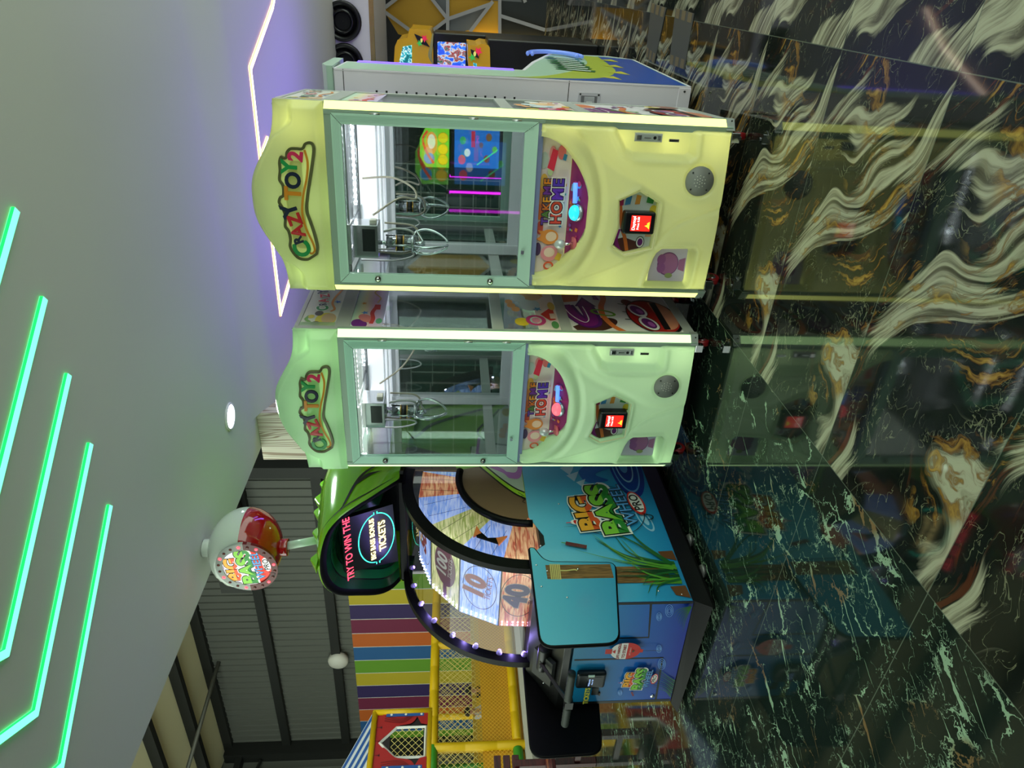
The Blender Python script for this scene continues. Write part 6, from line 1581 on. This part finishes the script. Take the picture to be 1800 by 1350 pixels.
# the lit face points back towards the claw machines (+Y)
g.quad((-0.76, ya, 0.66), (-1.24, ya, 0.66), (-1.24, ya, 1.25), (-0.76, ya, 1.25), M((40, 110, 210), 0.3, emit=0.9, name='blue game screen'))
a = Art(g, (-1.0, ya + 0.0005, 0), (-1, 0, 0), (0, 0, 1), 0.0006)
e_ = lambda *c: M(c, 0.3, emit=0.9)
for x, z, s, c in ((0.14, 1.15, 0.06, (230, 90, 110)), (0.05, 1.08, 0.05, (240, 240, 250)), (-0.10, 1.14, 0.05, (60, 170, 90)), (0.12, 0.82, 0.05, (130, 70, 50)), (-0.05, 0.90, 0.035, (120, 80, 60)), (-0.15, 0.80, 0.05, (130, 80, 50)), (0.0, 0.72, 0.04, (70, 190, 90))): a.ell(x, z, s, s * .8, e_(*c))
a.rect(-0.22, -0.02, 0.98, 1.03, e_(200, 40, 60)); a.text('TIME', -0.12, 0.945, 0.05, e_(240, 80, 200)); a.line([(0.2, 0.95), (0.0, 0.68)], 0.015, e_(60, 240, 160)); g.build('screen', fa)
g = G(OF); a = Art(g, (-1.0, -2.589 + 0.30, 0), (-1, 0, 0), (0, 0, 1), 0.0008)
a.poly([(-0.25, 1.32), (0.25, 1.32), (0.25, 1.62), (0.12, 1.70), (-0.10, 1.70), (-0.25, 1.62)], e_(120, 210, 60)); 
for x, z, s in ((0.15, 1.40, 0.065), (0.02, 1.40, 0.065), (-0.12, 1.40, 0.065)): a.ell(x, z, s, s, e_(250, 214, 30)); a.ring(x, z, s, s, 0.006, e_(180, 130, 20))
a.ell(-0.05, 1.55, 0.14, 0.08, e_(250, 160, 60)); a.ell(-0.07, 1.55, 0.09, 0.05, e_(255, 240, 220)); a.ell(0.14, 1.58, 0.07, 0.07, e_(60, 150, 220)); a.line(sline([(-0.2, 1.60), (-0.1, 1.66), (0.05, 1.62), (0.2, 1.52)], 16), 0.03, e_(240, 80, 50))
g.build('marquee', fa)
for k, (x, z0, z1) in enumerate(((-1.40, 0.28, 1.31), (-1.62, 0.28, 1.31))):
    g = G(); g.box(x - 0.014, x + 0.014, -2.90 - 0.02, -2.90 + 0.02, z0, z1, M((240, 40, 255), 0.4, emit=2.5, name='magenta light')); g.box(x - 0.03, x + 0.03, -2.98, -2.92, 0, z1 + 0.05, BLACK)
    tag(g.build('light_tube'), 'upright magenta light tube mirrored in the right claw machine, %s the fruit screens' % ('beside' if k == 0 else 'further from'), 'light tube', 'magenta light tubes')

# ================================================================== PLAY FRAME
XPF = -9.95
def pf(x, y, X=XPF): p = PX(x, y, X); return (p.y, p.z)
yp = M((226, 182, 12), 0.45, name='yellow foam sleeve'); gp = M((64, 146, 40), 0.45, name='green foam sleeve'); ypan = M((206, 150, 20), 0.5, name='yellow mat panel'); ydk = M((150, 112, 30), 0.6, name='ochre mat')
PO = (-10.6, 7.5, 0)
play = thing('play_frame', 'netted soft play frame with yellow padded rails along the hall', 'play frame', PO)
def pole(name, a_, b_, r, m):
    g = G(PO); a_, b_ = Vector(a_), Vector(b_); n = max(1, round((b_ - a_).length / 0.45)); pts, rr = [], []
    for k in range(n):
        for t, q_ in ((0.0, 0.93), (0.03, 1.0), (0.97, 1.0)): pts.append(a_.lerp(b_, (k + t) / n)); rr.append(r * q_)
    pts.append(b_); rr.append(r * .93); g.tube(pts, rr, m, 14); return g.build(name, play)
YE = 10.55
pole('rail', (XPF, 6.05, 1.475), (XPF, YE, 1.475), 0.075, yp); pole('rail', (XPF, 3.9, 1.475), (XPF, 6.05, 1.475), 0.075, gp)
pole('rail', (XPF, 6.10, 0.20), (XPF, YE, 0.20), 0.075, yp); pole('rail', (XPF, 3.9, 0.20), (XPF, 5.98, 0.20), 0.075, gp)
pole('post', (XPF, 6.03, 0.03), (XPF, 6.03, 1.47), 0.070, yp); pole('post', (XPF, 7.85, 0.80), (XPF, 7.85, 1.47), 0.06, yp)
pole('post', (XPF, 10.4, 0.03), (XPF, 10.4, 1.47), 0.07, yp); pole('post', (XPF, 4.0, 0.0), (XPF, 4.0, 1.47), 0.07, gp)
for Xb in (-11.9,):
    za, zb = PX(848, 1230, Xb).z, PX(831, 1230, Xb).z; g = G(PO); g.box(Xb - 0.3, Xb, 3.9, YE, za - 0.5, zb, M((196, 162, 60), 0.55, name='ochre foam edge')); g.build('foam_step', play)
for X in (-12.2, -14.2):
    for y in (5.2, 6.4, 8.0): pole('post', (X, y, 0.0), (X, y, 1.6), 0.06, yp)
    pole('rail', (X, 4.0, 1.5), (X, 10.3, 1.5), 0.06, yp)
for y in (6.35, 6.6): pole('post', (-11.0, y, 0.6), (-11.0, y, 1.40), 0.035, yp if y > 6.5 else gp)
g = G(PO); g.box(XPF - 0.10, XPF - 0.06, 3.9, YE, 0.05, 0.72, ypan); g.build('mat_panel', play)
g = G(PO); g.box(-14.5, XPF - 0.12, 3.9, YE, 0.0, 0.10, ydk); g.build('mat_floor', play)
g = G(PO); g.prism([(-14.6, 9.6, 0.1), (-11.0, 9.6, 0.1), (-11.0, 10.5, 0.1), (-14.6, 10.5, 0.1)], (0, 0, 0.5), M((196, 156, 30), 0.5, name='yellow foam block')); g.build('foam_block', play)
nm_ = net_mat((226, 206, 120), 0.105, 0.10); nm2 = net_mat((240, 190, 60), 0.062, 0.15)
for nme, z0, z1, X, m_ in (('net', 0.80, 1.47, XPF, nm_), ('net', 0.20, 0.80, XPF + 0.0, nm2), ('net', 0.6, 1.5, -12.2, nm_)):
    g = G(PO); g.quad((X, 3.9, z0), (X, YE, z0), (X, YE, z1), (X, 3.9, z1), m_); g.build(nme, play)

# circus booth
BOO = (-10.7, 5.6, 0)
booth = thing('circus_booth', 'circus booth with red curtains and a blue and white striped roof on the play frame', 'play booth', BOO)
XB_ = XPF + 0.02
y1 = 6.58; y0 = 4.3
g = G(BOO); bl, rd, rd2, wt2 = M((32, 84, 160), 0.45), M((170, 26, 26), 0.5), M((120, 14, 18), 0.5), M((226, 226, 222), 0.5, name='white board')
for z0, z1, ya_, yb_ in ((1.53, 1.62, y0, y1), (2.12, 2.36, y0, y1), (1.62, 2.12, 6.36, y1), (1.62, 2.12, y0, 5.88)): g.box(XB_ - 0.04, XB_, ya_, yb_, z0, z1, M((30, 20, 24), 0.5))
a = Art(g, (XB_, 0, 0), (0, 1, 0), (0, 0, 1), 0.002)
# board around the window (house shaped opening)
yw0, yw1 = 5.885, 6.355
for k, yv in enumerate((6.50, 6.28, 6.06, 5.84, 5.62, 5.40)): a.ell(yv - 0.02, 2.345, 0.115, 0.15, rd, a0=180, a1=360); a.ring(yv - 0.02, 2.345, 0.115, 0.15, 0.012, rd2, a0=180, a1=360)
for sg, ye, yi in ((1, y1, yw1), (-1, 5.68, yw0)):
    cur = sline([(ye, 2.25), (yi - sg * 0.14, 2.22), (yi + sg * 0.01, 2.02), (yi + sg * 0.06, 1.80), (ye - sg * 0.02, 1.70)], 20)
    a.poly(cur + [(ye, 1.75)], rd)
    for k in range(4): a.line(sline([(ye - sg * 0.04 * k, 2.22), (yi + sg * (0.13 - 0.02 * k), 2.0 - 0.02 * k), (ye - sg * 0.03, 1.76)], 12), 0.012, rd2)
    a.poly([(ye, 1.56), (yi + sg * 0.02, 1.56), (yi + sg * 0.04, 1.66), (ye, 1.76)], rd)
    a.rect(min(ye, ye - sg * .06), max(ye, ye - sg * .06), 1.62, 2.2, bl)
    for z in (1.66, 1.9, 2.12): a.ell(ye - sg * .03, z, 0.018, 0.018, wt2)
g.build('front_board', booth)
g = G(BOO); W_ = [(yw0, 1.585), (yw1, 1.585), (yw1, 2.03), ((yw0 + yw1) / 2, 2.26), (yw0, 2.03)]
g.tube([(XB_ + 0.012, y, z) for y, z in W_], 0.028, wt2, 4, closed=True); g.build('window_frame', booth)
g = G(BOO); g.quad((XB_ - 0.02, yw0, 1.58), (XB_ - 0.02, yw1, 1.58), (XB_ - 0.02, yw1, 2.1), (XB_ - 0.02, yw0, 2.1), nm_); g.build('net', booth)
for a_, b_ in (((XB_ + 0.02, y0, 2.375), (XB_ + 0.02, y1 + 0.04, 2.375)), ((XB_ + 0.02, y1 + 0.03, 1.5), (XB_ + 0.02, y1 + 0.03, 2.40)), ((XB_ + 0.02, y0, 1.52), (XB_ + 0.02, y1, 1.52))):
    g = G(BOO); g.tube([a_, b_], 0.045, yp, 12); g.build('rail', booth)
g = G(BOO); ym = 5.72; yr, yl = y1 + 0.05, 2 * ym - y1 - 0.05; zt, zb = 2.80, 2.41; wtb = M((214, 220, 226), 0.5)
g.prism([(XB_ - 0.03, yr, zb), (XB_ - 0.03, ym, zt), (XB_ - 0.03, yl, zb)], (0.03, 0, 0), wtb)
a = Art(g, (XB_, 0, 0), (0, 1, 0), (0, 0, 1), 0.0015)
for k in range(4):
    t = 0.02 + 0.22 * k; t2 = t + 0.11
    a.poly([(ym + (yr - ym) * (1 - t) * 1.0, zb + 0.0), (ym + (yr - ym) * (1 - t2), zb), (ym, zt - (zt - zb) * t2), (ym, zt - (zt - zb) * t)], bl); a.poly([(ym - (yr - ym) * (1 - t2), zb), (ym - (yr - ym) * (1 - t), zb), (ym, zt - (zt - zb) * t), (ym, zt - (zt - zb) * t2)], bl)
g.build('roof_board', booth)
g = G(BOO); g.box(-11.3, XB_ - 0.05, y0, y1, 1.56, 1.60, ydk); g.build('floor_board', booth)

# children behind the net
def child(name, label, x, y, zf, shirt, hairc, lean, sc_=1.0, group='children in the play frame'):
    """one skinned body grown from a joint skeleton, hair and shirt as its children"""
    r = thing(name, label, 'person', (x, y, zf), math.radians(20), group)
    r.scale = (sc_, sc_, sc_)
    J = dict(pel=(0, 0, .50), wai=(0.01, 0, .62), che=(0.03 + lean * .3, 0, .77), nec=(0.05 + lean * .6, 0, .88), hea=(0.07 + lean, 0, .985), top=(0.075 + lean, 0, 1.06),
             hl=(0, .07, .47), hr=(0, -.07, .47), kl=(.04, .08, .26), kr=(.02, -.08, .26), al=(0, .08, .04), ar=(0, -.08, .04), tl=(.10, .085, .025), tr=(.10, -.085, .025),
             sl=(0.03 + lean * .4, .125, .84), sr=(0.03 + lean * .4, -.125, .84), el=(.06 + lean * .4, .19, .68), er=(.08 + lean * .4, -.19, .68), wl=(.17 + lean * .4, .17, .58), wr=(.19 + lean * .4, -.16, .60), fl=(.21 + lean * .4, .165, .55), fr=(.24 + lean * .4, -.155, .58))
    R = dict(pel=.085, wai=.08, che=.095, nec=.038, hea=.085, top=.062, hl=.062, hr=.062, kl=.042, kr=.042, al=.03, ar=.03, tl=.026, tr=.026, sl=.045, sr=.045, el=.032, er=.032, wl=.024, wr=.024, fl=.026, fr=.026)
    E_ = [('pel', 'wai'), ('wai', 'che'), ('che', 'nec'), ('nec', 'hea'), ('hea', 'top'), ('pel', 'hl'), ('hl', 'kl'), ('kl', 'al'), ('al', 'tl'), ('pel', 'hr'), ('hr', 'kr'), ('kr', 'ar'), ('ar', 'tr'), ('che', 'sl'), ('sl', 'el'), ('el', 'wl'), ('wl', 'fl'), ('che', 'sr'), ('sr', 'er'), ('er', 'wr'), ('wr', 'fr')]
    def skin(nm, keys, grow, m):
        ks = [k for k in J if k in keys]; me = bpy.data.meshes.new(nm)
        me.from_pydata([J[k] for k in ks], [(ks.index(a_), ks.index(b_)) for a_, b_ in E_ if a_ in ks and b_ in ks], [])
        o = bpy.data.objects.new(nm, me); COL.objects.link(o); o.parent = r; me.materials.append(m)
        o.modifiers.new('skin', 'SKIN'); sv_ = me.skin_vertices[0].data
        for k, s_ in zip(ks, sv_): s_.radius = (R[k] * grow, R[k] * grow); s_.use_root = k == 'pel'
        o.modifiers.new('smooth', 'SUBSURF').render_levels = 2
        for p in me.polygons: p.use_smooth = True
        return o
    skin('body', set(J), 1.0, M((186, 140, 112), 0.5, name='skin'))
    skin('shirt', {'pel', 'wai', 'che', 'sl', 'sr', 'el', 'er'}, 1.16, M(shirt, 0.8, name='shirt cloth'))
    skin('trousers', {'pel', 'hl', 'hr', 'kl', 'kr'}, 1.20, M((34, 38, 56), 0.8, name='trouser cloth'))
    g = G(); h = J['hea']; g.ball((h[0] - 0.022, 0, h[2] + 0.035), (0.098, 0.096, 0.092), M(hairc, 0.7, name='hair'), 20, 10, 0, 1.9); g.build('hair', r)
    g = G(); 
    for s_ in (-1, 1): g.ball((h[0] + 0.078, s_ * 0.033, h[2] + 0.01), 0.010, BLACK, 8, 6)
    g.ball((h[0] + 0.092, 0, h[2] - 0.012), (0.014, 0.011, 0.014), M((186, 140, 112), 0.5), 8, 6); g.box(h[0] + 0.080, h[0] + 0.088, -0.02, 0.02, h[2] - 0.044, h[2] - 0.038, M((150, 70, 70), 0.5)); g.build('face', r)
    return r
p1, p2 = PX(828, 1220, -10.9), PX(826, 1256, -10.9)
child('person', 'child with dark hair in a black top behind the yellow net', p1.x, p1.y, 0.10, (16, 16, 18), (14, 12, 12), 0.05, (p1.z - 0.10) / 0.985)
child('person', 'child in a pale shirt behind the yellow net, nearer the circus booth', p2.x, p2.y, 0.10, (196, 198, 204), (40, 30, 26), 0.02, (p2.z - 0.10) / 0.985)

# round white speaker on the lowest girt
c = PY(593, 1170, YW - 0.3)
r = thing('wall_speaker', 'round white speaker hanging on the dark girt above the stripes', 'speaker', (c.x, c.y + 0.1, c.z))
g = G(); g.loft([[(q_ * math.cos(t * math.pi / 12) * .235, d, q_ * math.sin(t * math.pi / 12) * .235) for t in range(24)] for q_, d in ((0.4, .16), (0.95, .10), (1.0, 0.02), (0.9, -0.03), (0.5, -0.07), (0.02, -0.085))], M((196, 194, 186), 0.5, name='white shell'), capa=True); g.build('shell', r)
g = G(); g.box(-0.03, 0.03, 0.1, 0.28, -0.03, 0.03, dsteel); g.build('bracket', r)

# dark red bench
BE = (-5.55, 2.75, 0)
bench = thing('wooden_bench', 'dark red slatted wooden bench at the far left beyond the wheel machine', 'bench', BE)
dr_ = wood((52, 14, 16), (84, 26, 26), 1, 8, 9, 0.35, 'red stained wood'); br_ = wood((110, 54, 30), (150, 84, 50), 1, 8, 9, 0.35, 'worn red wood')
y0, y1 = 1.9, 3.36
def slat(nm, x0, x1, z0, z1, m=dr_, ya=y0, yb=y1 + 0.03):
    g = G(BE); g.box(x0, x1, ya, yb, z0, z1, m); g.build(nm, bench, bevel=0.004)
for z in (0.843, 0.763, 0.687): slat('back_slat', -5.775, -5.735, z - 0.029, z + 0.029)
for k, x in enumerate((-5.66, -5.56, -5.46, -5.36)): slat('seat_slat', x - 0.043, x + 0.043, 0.415, 0.445, br_ if k == 1 else dr_)
for y in (3.30, 2.0):
    for x, zt in ((-5.735, 0.70), (-5.345, 0.415)):
        g = G(BE); g.box(x - 0.03, x + 0.03, y - 0.03, y + 0.03, 0.0, zt, dr_); g.build('leg', bench, bevel=0.004)
    g = G(BE); g.box(-5.70, -5.37, y - 0.02, y + 0.02, 0.36, 0.412, dr_); g.build('seat_rail', bench)
    g = G(BE); g.box(-5.70, -5.37, y - 0.015, y + 0.015, 0.14, 0.19, dr_); g.build('stretcher', bench)
